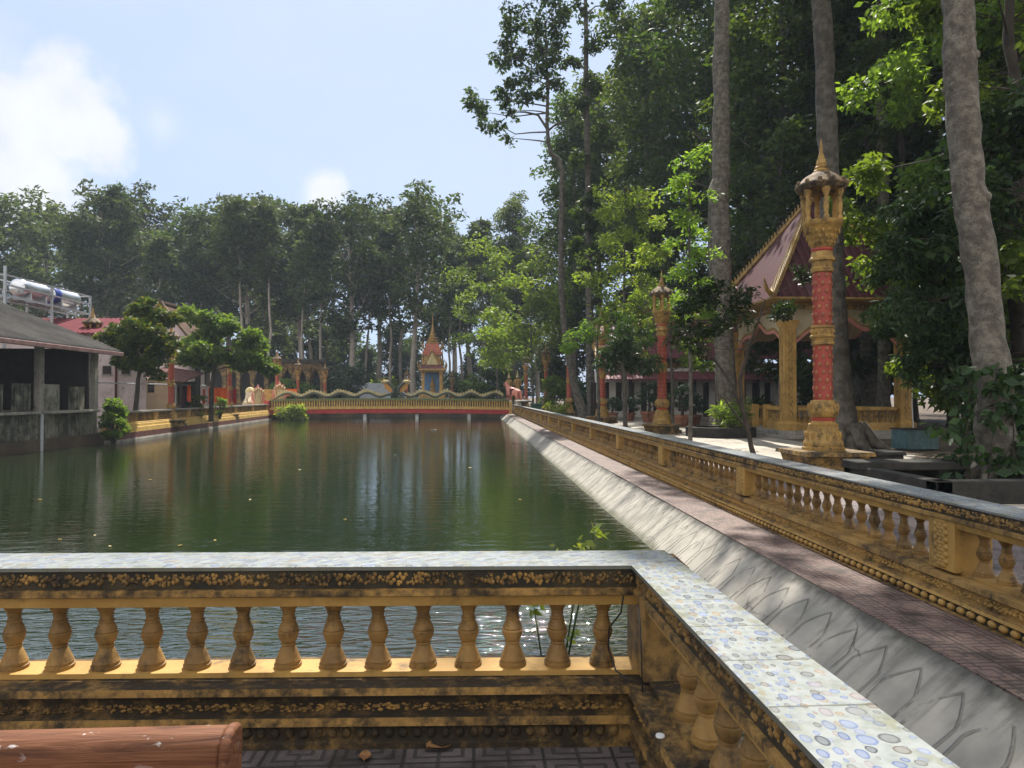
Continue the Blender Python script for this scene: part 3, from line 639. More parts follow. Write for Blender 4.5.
def near_balustrade():
    t = thing('balustrade', 'ochre balustrade with ring-patterned tile top turning a corner around the near terrace', 'balustrade')
    # corner points of the tiled top
    ci, co = Vector((.706, 3.118)), Vector((.936, 3.418)); sl_ = -.034
    L0 = -9.0; fi = Vector((L0, ci.y+sl_*(L0-ci.x))); fo = Vector((L0, co.y-.01+sl_*(L0-co.x)))
    ai, ao = Vector((.735, -1.5)), Vector((1.075, -1.5))
    # front run in one strip up to the mitre, arm in another
    tile_strip(t, [(fi, ci, co, fo, 0, 0, 0, 0)][:0]+[(ci, fi, fo, co, 0, 9.7, .155, .155), (ai, ci, co, ao, 0, 4.62, .16, .15)] if False else [])
    qs = []
    def strip(a, b, c, d, ua, ub):
        z1, z0 = .790, .774
        A, B, C, D = [Vector((p.x, p.y, z1)) for p in (a, b, c, d)]; wa = (B-A).length/2; wb = (C-D).length/2
        qs.append(([A, B, C, D], [(ua[0], -wa), (ua[1], wa), (ub[1], wb), (ub[0], -wb)]))
        dz = Vector((0, 0, z1-z0))
        for P, Q in ((A, B), (B, C), (C, D), (D, A)): qs.append(([P-dz, Q-dz, Q, P], [(9, .5)]*4))
    strip(fo, fi, ci, co, (0, 0), (-fi.x+ci.x, -fi.x+co.x))
    strip(co, ci, ai, ao, (.07, .37), (4.62+.37, 4.62+.37))
    quad_uv('handrail_tiles', qs, M['tile'], t)
    # centre lines
    fc0, fc1 = (fi+fo)/2, (ci+co)/2; ac1 = (ai+ao)/2
    fc0 = Vector((fc0.x, fc0.y)); cen = Vector((.86, 3.27))
    d = (cen-fc0).normalized()
    p0, p1 = fc0, cen+d*.10
    head = sym(HEAD); base = sym(BASE)
    def sweep2(prof, a, b): m = MB(); m.sweep(prof, a, b); return m
    mh = sweep2(head, p0, cen+d*.115); mh.build('top_rail', M['yellow_dirty'], t, ang=30)
    mb_ = sweep2(base, p0, cen+d*.13); mb_.build('base', M['yellow_base'], t, ang=30)
    # arm, slightly splayed
    a0 = Vector((.845, 3.10)); a1 = Vector((.885, -1.5)); sc_ = .80
    mh = sweep2(sym([(dd-.028, z-.002) for dd, z in HEAD]), a1, a0+Vector((0, .02))); mh.build('top_rail', M['yellow_dirty'], t, ang=30)
    sweep2(sym([(max(dd-.028, .07), z-.002) for dd, z in BASE]), a1, a0).build('base', M['yellow_base'], t, ang=30)
    # clean ochre strip below the frieze + sunlit sill
    sweep2(sym([(W2-.016, .652), (W2-.030, .607)]), p0, cen-d*.02).build('rail_strip', M['yellow_clean'], t, ang=0)
    sweep2(sym([(W2-.044, .652), (W2-.058, .607)]), a1, a0-Vector((0, .12))).build('rail_strip', M['yellow_clean'], t, ang=0)
    sweep2(sym([(.080, .297), (.081, .275)]), p0, cen-d*.02).build('sill', M['yellow_clean'], t, ang=0, label='ochre sill strip lit by the sun between the balusters')
    # moulded strips and ornament
    for za, zb, dd in ((.266, .236, .035), (.137, .103, .035)):
        sweep2(sym([(W2+dd-.002, za), (W2+dd+.004, zb)]), p0, cen-d*.15).build('base_strip', M['yellow_dirty'], t, ang=0)
        sweep2(sym([(W2+dd-.032, za), (W2+dd-.026, zb)]), a1, a0-Vector((0, .2))).build('base_strip', M['yellow_dirty'], t, ang=0)
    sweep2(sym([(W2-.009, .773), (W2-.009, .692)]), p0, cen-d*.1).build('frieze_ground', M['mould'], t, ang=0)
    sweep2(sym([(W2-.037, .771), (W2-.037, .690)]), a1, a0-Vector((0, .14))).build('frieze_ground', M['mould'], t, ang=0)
    for nm, mm, e0, e1, sg, dd, z0, z1, st, sd, kd, dp in (
        ('frieze', M['yellow_dirty'], p0, cen-d*.14, -1, W2-.009, .695, .770, .036, 1, 'leaf', .016), ('lower_frieze', M['yellow_dirty'], p0, cen-d*.2, -1, W2+.0, .146, .196, .042, 2, 'leaf', .014), ('petal_moulding', M['yellow_base'], p0, cen-d*.2, -1, W2+.013, .034, .094, .062, 3, 'bead', .014),
        ('frieze', M['yellow_dirty'], a1, a0, 1, W2-.037, .695, .768, .036, 5, 'leaf', .016), ('lower_frieze', M['yellow_dirty'], a1, a0, 1, W2-.028, .146, .196, .042, 6, 'leaf', .014), ('petal_moulding', M['yellow_base'], a1, a0, 1, W2-.015, .034, .094, .062, 7, 'bead', .014)):
        mb = MB(); band_bumps(mb, e0, e1, sg*dd, z0, z1, st, sd, deep=dp, kind=kd); mb.build(nm, mm, t, ang=60)
    # balusters: spaced as in a real run, .192 apart, the last at the corner
    L = (cen-p0).length; k = 0; s = L-.26
    while s > .2:
        q = p0+d*s; baluster_obj(t, (q.x, q.y, .295), M['baluster'], k, 20); s -= .209; k += 1
    da = (a1-a0).normalized(); s = .36; LA = (a1-a0).length; k = 0
    while s < LA-.1:
        q = a0+da*s; baluster_obj(t, (q.x, q.y, .288), M['baluster'], k, 20); s += .209; k += 1
    MB().box(.75, .95, 3.08, 3.42, .28, .655).build('corner_post', M['yellow'], t, bevel=.008)
near_balustrade()

def right_balustrade():
    t = thing('balustrade', 'long ochre balustrade with white tile top between the pond walk and the plaza', 'balustrade')
    x = 3.39+W2; y0, y1 = -5.0, 62.0
    qs = []; N = 23
    for i in range(N):
        ya, yb = y0+(y1-y0)*i/N, y0+(y1-y0)*(i+1)/N
        A = [Vector((x-W2, ya, .79)), Vector((x+W2, ya, .79)), Vector((x+W2, yb, .79)), Vector((x-W2, yb, .79))]
        qs.append((A, [(ya, -W2), (ya, W2), (yb, W2), (yb, -W2)])); dz = Vector((0, 0, .014))
        qs.append(([A[0]-dz, A[0], A[3], A[3]-dz], [(9.1, .3)]*4)); qs.append(([A[1]-dz, A[2]-dz, A[2], A[1]], [(9.1, .3)]*4))
    quad_uv('handrail_tiles', qs, M['tile'], t)
    MB().sweep(sym(HEAD), (x, y0), (x, y1)).build('top_rail', M['yellow'], t, ang=30)
    MB().sweep(sym([(W2-.016, .652), (W2-.030, .607)]), (x, y0), (x, y1)).build('rail_strip', M['yellow_clean'], t, ang=0)
    MB().sweep(sym(BASE), (x, y0), (x, y1)).build('base', M['yellow'], t, ang=30); MB().sweep(sym([(.080, .297), (.081, .275)]), (x, y0), (x, y1)).build('sill', M['yellow'], t, ang=0)
    MB().sweep(sym([(W2+.028, .137), (W2+.038, .102)]), (x, y0), (x, y1)).build('base_strip', M['yellow_clean'], t, ang=0)
    MB().sweep(sym([(W2-.009, .773), (W2-.009, .692)]), (x, y0), (x, y1)).build('frieze_ground', M['yellow_base'], t, ang=0)
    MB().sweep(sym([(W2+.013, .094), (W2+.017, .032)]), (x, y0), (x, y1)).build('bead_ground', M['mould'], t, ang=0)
    mb = MB(); band_bumps(mb, (x, 2), (x, 34), (W2-.009), .696, .770, .044, 11, deep=.018); mb.build('frieze', M['yellow'], t, ang=60)
    mb = MB(); band_bumps(mb, (x, 2), (x, 30), (W2+.002), .146, .222, .045, 12, deep=.014); mb.build('lower_frieze', M['yellow_clean'], t, ang=60)
    mb = MB(); band_bumps(mb, (x, 2), (x, 34), (W2+.018), .030, .098, .098, 13, kind='bead', deep=.030); mb.build('bead_moulding', M['yellow_clean'], t, ang=60)
    posts = [4.95+3.86*k for k in range(-2, 15)]
    pm = None
    for p in posts:
        mb = MB(); mb.box(x-W2+.012, x+W2-.012, p-.14, p+.14, .29, .656)
        o = mb.build('post', M['yellow_clean'], t, bevel=.006)
        if 3 < p < 30:
            mb = MB()
            for k in range(13):
                for s in (-1, 0, 1): mb.ell((x-W2+.012, p+s*.05*(1 if k % 2 else .5), .325+.026*k), (.012, .032, .022), 7, 4)
            mb.build('relief', M['yellow_clean'], o, ang=60)
    ys = []
    for a, b in zip(posts[:-1], posts[1:]):
        n = 17
        for i in range(n): ys.append(a+.14+(b-a-.28)*(i+.5)/n)
    vis = [y for y in ys if y > 3.4]; near, rest = vis[:100], vis[100:]+[y for y in ys if y <= 3.4]
    for k, y in enumerate(near): baluster_obj(t, (x, y, .293), M['baluster'], k, 14)
    mb = MB()
    for y in rest: mb.lathe(BAL, 8, (x, y, .293))
    mb.build('baluster', M['yellow'], t, ang=50, kind='stuff')
right_balustrade()

def left_balustrade():
    p0, p1 = Vector((-15.35, 30.3)), Vector((-17.35, 59.8)); t = thing('balustrade', 'low ochre balustrade wall with dark red foot along the far left bank', 'balustrade')
    MB().sweep(sym([(.16, .88), (.16, .80), (.10, .79)]), p0, p1).build('top_rail', M['concrete'], t, ang=0)
    MB().sweep(sym([(.12, .37), (.17, .36), (.17, .30), (.21, .29), (.22, .16), (.26, .15), (.28, -.06)]), p0, p1).build('base', M['bridge_yellow_lit'], t, ang=0)
    MB().sweep(sym([(.285, -.06), (.30, -.32)]), p0, p1).build('foot_band', M['dark_red'], t, ang=0)
    MB().sweep(sym([(.34, -.32), (.36, -.40), (.36, -.8)]), p0, p1).build('waterline', M['concrete'], t, ang=0)
    MB().sweep(sym([(.03, .80), (.03, .36)]), p0, p1).build('back_panel', M['yellow_dirty'], t, ang=0)
    d = (p1-p0).normalized(); L = (p1-p0).length; n = 150
    pts = [p0+d*(L*(i+.5)/n) for i in range(n)]
    prof = [(r*1.0, z/.312*.43) for r, z in BAL[::4]+BAL[-1:]]
    first = None
    for i, q in enumerate(pts[:100]):
        if first is None: first = MB().lathe(prof, 8).build('baluster', M['yellow'], t); o = first
        else: o = bpy.data.objects.new('baluster', first.data); col.objects.link(o); o.parent = t
        o.location = (q.x, q.y, .365)
    mb = MB()
    for q in pts[100:]: mb.lathe(prof, 8, (q.x, q.y, .365))
    mb.build('baluster', M['yellow'], t, kind='stuff')
    for k in range(7):
        q = p0+d*(L*(k+.02)/6.1); MB().box(q.x-.14, q.x+.14, q.y-.16, q.y+.16, .3, .81).build('post', M['yellow_clean'], t)
left_balustrade()

# ================================================================== LAMPS
def make_lamp(label):
    t = thing('lamp_column', label, 'lamp', group='gold and red lamp columns around the pond')
    mb = MB(); mb.tbox(0, 0, 0, .10, .70, .70, .70, .70); mb.tbox(0, 0, .10, .16, .70, .70, .62, .62); mb.tbox(0, 0, .16, .34, .60, .60, .64, .64); mb.tbox(0, 0, .34, .42, .72, .72, .70, .70)
    mb.build('plinth', M['gold_dirty'], t, ang=20)
    mb = MB(); mb.lathe([(.42, .42), (.42, .48), (.39, .50), (.40, .58), (.37, .62), (.33, .78), (.29, .93), (.30, .96), (.25, .99), (.22, 1.04)], 20)
    mb.lathe([(.235, 1.10), (.27, 1.13), (.31, 1.22), (.305, 1.26), (.27, 1.36), (.24, 1.46), (.20, 1.47)], 20)
    for k in range(14):
        a = 2*math.pi*k/14; mb.ell((.345*math.cos(a), .345*math.sin(a), .72), (.032, .032, .10), 6, 5); mb.ell((.285*math.cos(a+.2), .285*math.sin(a+.2), 1.31), (.035, .035, .09), 6, 5)
    mb.build('base', M['gold'], t, ang=45)
    MB().lathe([(.225, 1.02), (.235, 1.06), (.235, 1.10)], 16).build('neck_ring', M['shaft_red'], t)
    def shaft(z0, z1):
        o = MB().lathe([(.185, z0), (.185, z1)], 18).build('shaft', M['shaft'], t)
        mb = MB(); rows = int((z1-z0)/.15); n = 8
        for r in range(rows):
            z = z0+(r+.5)*(z1-z0)/rows
            for k in range(n):
                a = 2*math.pi*(k+.5*(r % 2))/n; Mx = Matrix.Rotation(a, 3, 'Z')
                mb.ell((.186*math.cos(a), .186*math.sin(a), z), (.022, .036, .052), 6, 4, Mx)
        mb.build('stud', M['shaft_gold'], o, ang=50, kind='stuff')
    shaft(1.46, 2.62); shaft(3.0, 4.15)
    mb = MB(); mb.lathe([(.19, 2.60), (.23, 2.63), (.23, 2.68), (.21, 2.70), (.22, 2.76), (.25, 2.78), (.25, 2.81), (.21, 2.84), (.21, 2.96), (.23, 2.98), (.23, 3.02), (.19, 3.03)], 18)
    for k in range(12):
        a = 2*math.pi*k/12; mb.ell((.21*math.cos(a), .21*math.sin(a), 2.9), (.035, .035, .055), 6, 4)
    mb.build('ring', M['gold'], t, ang=40)
    mb = MB(); mb.lathe([(.19, 4.13), (.22, 4.15), (.23, 4.22), (.20, 4.25), (.21, 4.36), (.26, 4.38), (.26, 4.43), (.22, 4.46), (.21, 4.56), (.20, 4.58)], 18)
    mb.build('ring', M['gold'], t, ang=40)
    MB().lathe([(.205, 4.575), (.22, 4.61), (.21, 4.65)], 16).build('neck_ring', M['shaft_red'], t)
    mb = MB(); mb.lathe([(.20, 4.64), (.23, 4.68), (.27, 4.82), (.33, 4.98), (.37, 5.06), (.39, 5.10), (.41, 5.12), (.41, 5.20), (.36, 5.22)], 20)
    for k in range(16):
        a = 2*math.pi*k/16
        for q in range(3):
            r = .245+.045*q; mb.ell((r*math.cos(a+q*.2), r*math.sin(a+q*.2), 4.76+.11*q), (.026, .026, .055), 6, 4)
    mb.build('capital', M['gold'], t, ang=45)
    first = None
    for k in range(6):
        a = 2*math.pi*k/6+.3
        if not first:
            mb = MB(); mb.lathe([(.06, 0), (.065, .06), (.04, .10), (.055, .25), (.055, .40), (.04, .48), (.08, .58), (.09, .66)], 8); first = mb.build('lantern_post', M['gold'], t); o = first
        else: o = bpy.data.objects.new('lantern_post', first.data); col.objects.link(o); o.parent = t
        o.location = (.36*math.cos(a), .36*math.sin(a), 5.2)
    mb = MB(); mb.lathe([(.40, 5.84), (.47, 5.86), (.53, 5.94), (.52, 5.98), (.47, 6.02), (.40, 6.10), (.33, 6.16), (.22, 6.22), (.17, 6.26)], 12)
    for k in range(12):
        a = 2*math.pi*k/12; mb.ell((.49*math.cos(a), .49*math.sin(a), 6.0), (.05, .05, .06), 6, 4)
    mb.build('lantern_roof', M['stone_cap'], t, ang=30)
    mb = MB(); mb.lathe([(.15, 6.24), (.17, 6.28), (.13, 6.32), (.14, 6.36), (.10, 6.40), (.11, 6.44), (.085, 6.48), (.09, 6.52), (.06, 6.57), (.065, 6.6), (.04, 6.66), (.03, 6.8), (.012, 6.95), (.002, 7.0)], 12)
    mb.build('finial', M['gold'], t, ang=40)
    return t
def near(px, Y): p = at(px, 396, Y); return (p.x, p.y, 0)
lamp = make_lamp('tall gold and red lamp column before the pavilion, its plinth just behind the tiled rail')
lamp.location = near(823, 14.3)
for px, Y, s, lb in ((662, 28.5, .97, 'gold and red lamp column between the potted bonsai and the slim sapling'),
                     (602, 39.5, .97, 'gold and red lamp column beside the twin leaning trunks of the right bank'),
                     (569, 51, .95, 'red lamp column half hidden behind the leaning grey tree trunk'),
                     (546, 62, .9, 'orange lamp column rising out of the shrubs right of the pink horse statue'),
                     (526, 70, .88, 'far lamp column seen through leaves just behind the horse statue'),
                     (171, 37.5, .78, 'gold and red lamp column behind the round clipped garden tree'),
                     (229.5, 49.3, .74, 'gold and red lamp column standing among the orange robes'),
                     (277, 64, .82, 'gold lamp column with a pale dome before the arched hall'),
                     (298, 66, .74, 'slender red lamp column behind the low hedge'),
                     (312, 70, .75, 'gold lamp column between the hedge and the round bush'),
                     (325, 66, .68, 'gold lamp column against the dark round bush'),
                     (407, 73, .64, 'small gold lamp column left of the spired shrine'),
                     (452, 76, .62, 'small gold lamp column right of the spired shrine'),
                     (92, 36.5, .88, 'gold lamp column whose spire peeps over the grey shed roof')):
    dup(lamp, near(px, Y), Y*.7, s, lb)

# ================================================================== BRIDGE AND NAGAS
def bridge():
    xl, xr, ya, yb = -17.2, 3.0, 60.0, 62.4
    t = thing('footbridge', 'footbridge with red beam and ochre balusters crossing the far end of the pond', 'bridge', (0, 0, 0))
    def arch(x): return .10*(1-((x-(xl+xr)/2)/((xr-xl)/2))**2)
    n = 14; xs = [xl+(xr-xl)*i/n for i in range(n+1)]
    def span(y0, y1, z0, z1, name, mat):
        mb = MB()
        V = []; Fc = []
        for x in xs: V += [(x, y0, z0+arch(x)), (x, y1, z0+arch(x)), (x, y1, z1+arch(x)), (x, y0, z1+arch(x))]
        for i in range(n):
            for k in range(4): Fc.append((4*i+k, 4*i+(k+1) % 4, 4*i+4+(k+1) % 4, 4*i+4+k))
        Fc += [(0, 1, 2, 3), (4*n+3, 4*n+2, 4*n+1, 4*n)]
        return mb.add(V, Fc).build(name, mat, t)
    span(ya, yb, .0, .36, 'beam', M['red']); span(ya-.06, yb+.06, .363, .47, 'deck', M['bridge_yellow_lit'])
    for y in (ya, yb): span(y-.02, y+.18, .473, .56, 'kerb', M['bridge_yellow_lit']); span(y-.05, y+.22, 1.10, 1.26, 'top_rail', M['green_paint']); span(y+.06, y+.1, .563, 1.095, 'back_panel', M['yellow_dirty'])
    first = None
    for i in range(96):
        x = xl+.1+(xr-xl-.2)*(i+.5)/96
        if not first: first = MB().lathe([(r*1.1, z/.312*.53) for r, z in BAL[::4]+BAL[-1:]], 8).build('baluster', M['bridge_yellow_lit'], t); o = first
        else: o = bpy.data.objects.new('baluster', first.data); col.objects.link(o); o.parent = t
        o.location = (x, ya+.01, .565+arch(x))
    for px in (302, 365, 417, 469):
        p = at(px, 396, 60.4); MB().box(p.x-.14, p.x+.14, 60.3, 60.6, -.9, -.003).build('pier', M['plastic_white'], t)
        MB().box(p.x-.14, p.x+.14, 62.0, 62.3, -.9, -.003).build('pier', M['concrete'], t)
    MB().box(xl-.35, xl, ya-.35, ya+.3, -.8, 1.15).build('end_post', M['red'], t, bevel=.02, label='red painted end post standing in the water')
    MB().box(xr, xr+.25, ya-.2, ya+.3, -.2, 1.1).build('end_post', M['bridge_yellow_lit'], t, bevel=.02)
bridge()
def arch(x): return .10*(1-((x+7.1)/10.1)**2)
def naga(label, x_end, x_head, y, group):
    """undulating body on the bridge rail, rearing head at the middle, flame crest"""
    t = thing('naga_statue', label, 'statue', (x_end, y, 1.26), 0, group)
    sgn = 1 if x_head > x_end else -1; L = abs(x_head-x_end); N = 110; pts = []; crest = MB()
    wl = L/4.25
    for i in range(N+1):
        s = L*i/N; z = .30+.17*math.cos(2*math.pi*s/wl+math.pi)
        if i < 6: z -= .02*(6-i)
        pts.append(Vector((sgn*s, 0, z+arch(x_end+sgn*s))))
    h = pts[-1]
    neck = [h+Vector((sgn*.35, 0, .05)), h+Vector((sgn*.58, 0, .30)), h+Vector((sgn*.50, 0, .60)), h+Vector((sgn*.22, 0, .90)), h+Vector((-sgn*.05, 0, 1.12))]
    rad = [.04+.06*min(1, i/14) for i in range(N+1)]
    MB().tube(pts+neck, rad+[.13, .13, .13, .12, .11], 8).build('body', M['naga_green'], t, ang=60)
    k = 0; s = .4
    while s < L-.1:
        z = .30+.17*math.cos(2*math.pi*s/wl+math.pi)+arch(x_end+sgn*s); hh = .38+.06*math.sin(k*1.3)
        crest.prism([(sgn*s-.125, z+.04), (sgn*s+.125, z+.04), (sgn*s+.12, z+.55*hh), (sgn*s+.03, z+.9*hh), (sgn*s-.05, z+.85*hh), (sgn*s-.12, z+.5*hh)], 'y', -.035, .035); s += .235; k += 1
    crest.build('crest', M['naga_cream'], t, ang=0)
    p = neck[-1]; hd = MB(); hd.ell(p, (.24, .13, .15), 10, 6); hd.tube([p, p+Vector((-sgn*.2, 0, .02)), p+Vector((-sgn*.44, 0, -.03))], [.13, .11, .05], 8); hd.tube([p+Vector((-sgn*.1, 0, -.1)), p+Vector((-sgn*.36, 0, -.16))], [.07, .03], 6)
    hd.build('head', M['naga_cream'], t, ang=60)
    fan = MB()
    outl = [(.46, .25), (.40, .62), (.14, .95), (-.10, 1.22), (-.36, 1.42), (-.34, 1.15), (-.42, .95), (-.24, .80), (-.22, .55), (-.02, .42), (.12, .22)]
    fan.prism([(h.x+sgn*a, h.z+b) for a, b in outl], 'y', .06, .14); fan.build('hood', M['orange_gold'], t, ang=0)
naga('undulating green and cream naga on the left half of the footbridge rail', -16.9, -7.4, 60.08, 'nagas on the footbridge rail')
naga('undulating green and cream naga on the right half of the footbridge rail', 2.8, -5.9, 60.08, 'nagas on the footbridge rail')
def hood_statue(label, loc, s, rz=0):
    t = thing('naga_hood_statue', label, 'statue', loc, rz, 'pink naga hoods at the left bridge end')
    MB().tbox(0, 0, 0, .5, .5, .45, .4, .36).build('pedestal', M['yellow_clean'], t)
    outl = [(-.22, 0), (.22, 0), (.30, .4), (.52, .75), (.55, 1.15), (.38, 1.5), (.30, 1.75), (.15, 1.72), (0, 2.05), (-.15, 1.72), (-.30, 1.75), (-.38, 1.5), (-.55, 1.15), (-.52, .75), (-.30, .4)]
    MB().prism([(a, b+.5) for a, b in outl], 'y', -.09, .09).build('hood', M['pink'], t, ang=0, bevel=.03)
    mb = MB()
    for k in range(5):
        x = -.36+.18*k; z = 1.45+.5+.22*(1-abs(k-2)/2); mb.ell((x, -.16, z), (.085, .17, .10), 8, 5); mb.tube([(x, -.10, z-.1), (x*.7, -.12, z-.7), (x*.35, -.1, .7)], [.06, .06, .07], 6)
    mb.build('head', M['naga_cream'], t, ang=60)
    mb = MB()
    for r in range(7):
        mb.box(-.16, .16, -.135+.0, -.12, .75+.16*r, .83+.16*r)
    mb.build('belly_scales', M['plastic_white'], t, ang=0)
    t.scale = (s, s, s)
hood_statue('pink many-headed naga hood at the near left end of the footbridge', near(258, 60.0), 1.0, .5)
hood_statue('pink many-headed naga hood behind the first, against the arched hall', near(279.5, 63.5), 1.15, .3)
# pale crouching lion by the first hood
def skin_body(name, mat, parent, verts, edges, radii, sub=2):
    me = bpy.data.meshes.new(name); me.from_pydata(verts, edges, []); me.update()
    o = bpy.data.objects.new(name, me); col.objects.link(o); o.parent = parent; me.materials.append(mat)
    m = o.modifiers.new('skin', 'SKIN'); m.use_smooth_shade = True
    for v, r in zip(me.skin_vertices[0].data, radii): v.radius = (r, r) if not hasattr(r, '__len__') else r
    me.skin_vertices[0].data[0].use_root = True
    s = o.modifiers.new('sub', 'SUBSURF'); s.levels = sub; s.render_levels = sub
    return o
def lion(label, loc, rz, s):
    t = thing('lion_statue', label, 'statue', loc, rz)
    MB().tbox(0, 0, 0, .35, .55, .32, .5, .28).build('pedestal', M['concrete'], t)
    z = .35
    V = [(-.3, 0, .35+z), (.0, 0, .5+z), (.28, 0, .72+z), (.36, 0, .95+z), (.52, 0, .93+z), (.30, .13, .4+z), (.34, .13, .05+z), (.42, .13, .02+z), (.30, -.13, .4+z), (.34, -.13, .05+z), (.42, -.13, .02+z), (-.25, .18, .22+z), (-.02, .2, .06+z), (-.25, -.18, .22+z), (-.02, -.2, .06+z), (-.5, 0, .3+z), (-.58, 0, .62+z)]
    E = [(0, 1), (1, 2), (2, 3), (3, 4), (2, 5), (5, 6), (6, 7), (2, 8), (8, 9), (9, 10), (0, 11), (11, 12), (0, 13), (13, 14), (0, 15), (15, 16)]
    skin_body('body', M['cream'], t, V, E, [.2, .2, .22, .2, .1, .1, .07, .07, .1, .07, .07, .15, .07, .15, .07, .05, .04])
    MB().lathe([(.24, 0), (.27, .1), (.2, .26), (.08, .34)], 10, (.33, 0, .85+z)).build('mane', M['naga_cream'], t)
    t.scale = (s, s, s)
lion('small pale crouching lion statue left of the pink naga hood', near(249, 60.5), 1.7, 1.5)
def horse():
    p = near(513, 63.2); t = thing('horse_statue', 'pink horse statue with white legs on the right bridge end', 'statue', p, 2.15)
    MB().tbox(0, 0, 0, .75, 1.25, .6, 1.15, .52).build('pedestal', M['concrete'], t, bevel=.03)
    z = .75
    V = [(-.75, 0, 1.25), (-.2, 0, 1.2), (.45, 0, 1.25), (.75, 0, 1.6), (.92, 0, 1.95), (1.05, 0, 2.0), (1.38, 0, 1.78),
         (.55, .2, .95), (.6, .2, .5), (.58, .2, .06), (.55, -.2, .95), (.66, -.2, .5), (.62, -.2, .06),
         (-.8, .2, .95), (-.92, .2, .5), (-.82, .2, .06), (-.8, -.2, .95), (-.98, -.2, .5), (-.88, -.2, .06), (-1.05, 0, 1.3), (-1.25, 0, .9), (-1.3, 0, .45)]
    V = [(a, b, c+z-.02) for a, b, c in V]
    E = [(0, 1), (1, 2), (2, 3), (3, 4), (4, 5), (5, 6), (2, 7), (7, 8), (8, 9), (2, 10), (10, 11), (11, 12), (0, 13), (13, 14), (14, 15), (0, 16), (16, 17), (17, 18), (0, 19), (19, 20), (20, 21)]
    skin_body('body', M['pink'], t, V, E, [.36, .36, .36, .24, .19, .18, .09, .16, .09, .09, .16, .09, .09, .2, .1, .09, .2, .1, .09, .1, .12, .05])
    for x, y in ((.6, .2), (.64, -.2), (-.87, .2), (-.93, -.2)): MB().lathe([(.10, 0), (.10, .06), (.085, .1), (.10, .38), (.09, .40)], 10, (x, y, z)).build('legging', M['plastic_white'], t)
    MB().prism([(.5, 2.15), (.82, 2.6), (.9, 2.95), (.72, 2.8), (.6, 2.72), (.5, 2.45), (.35, 2.3)], 'y', -.06, .06).build('mane', M['gold'], t, ang=0)
    MB().lathe([(.40, 0), (.42, .05), (.41, .5), (.38, .54)], 14, (-.15, 0, 1.68)).build('saddle_cloth', M['plum'], t)
    return t
horse()
def crowned(label, px, Y, z0, s):
    p = near(px, Y); t = thing('deity_statue', label, 'statue', (p[0], p[1], 0), 0, 'gold crowned figures behind the horse statue')
    MB().tbox(0, 0, 0, z0, .34, .34, .30, .30).build('pedestal', M['concrete'], t)
    b = [(0, 0, .95), (0, 0, 1.2), (0, 0, 1.42), (0, 0, 1.6), (.1, 0, .9), (.12, 0, .5), (.13, 0, .05), (-.1, 0, .9), (-.12, 0, .5), (-.13, 0, .05), (.2, 0, 1.4), (.3, -.03, 1.15), (.16, -.18, 1.1), (-.2, 0, 1.4), (-.3, -.03, 1.15), (-.16, -.18, 1.1), (.13, -.14, .04), (-.13, -.14, .04)]
    E = [(0, 1), (1, 2), (2, 3), (0, 4), (4, 5), (5, 6), (0, 7), (7, 8), (8, 9), (2, 10), (10, 11), (11, 12), (2, 13), (13, 14), (14, 15), (6, 16), (9, 17)]
    skin_body('body', M['gold'], t, [(x*s, y*s, zz*s+z0) for x, y, zz in b], E, [q*s for q in (.15, .14, .15, .10, .1, .075, .05, .1, .075, .05, .07, .05, .04, .07, .05, .04, .04, .04)])
    MB().lathe([(.11*s, 0), (.13*s, .04*s), (.09*s, .12*s), (.10*s, .16*s), (.05*s, .28*s), (.055*s, .31*s), (.01, .55*s)], 10, (0, 0, z0+1.66*s)).build('crown', M['naga_cream'], t)
    MB().lathe([(.20*s, .45*s), (.22*s, .5*s), (.17*s, .9*s)], 10, (0, 0, z0)).build('skirt', M['naga_cream'], t)
crowned('gold crowned figure behind the pink horse, its left one', 509, 65.4, 1.3, 1.15)
crowned('gold crowned figure behind the pink horse, its right one', 517.5, 65.4, 1.2, 1.25)

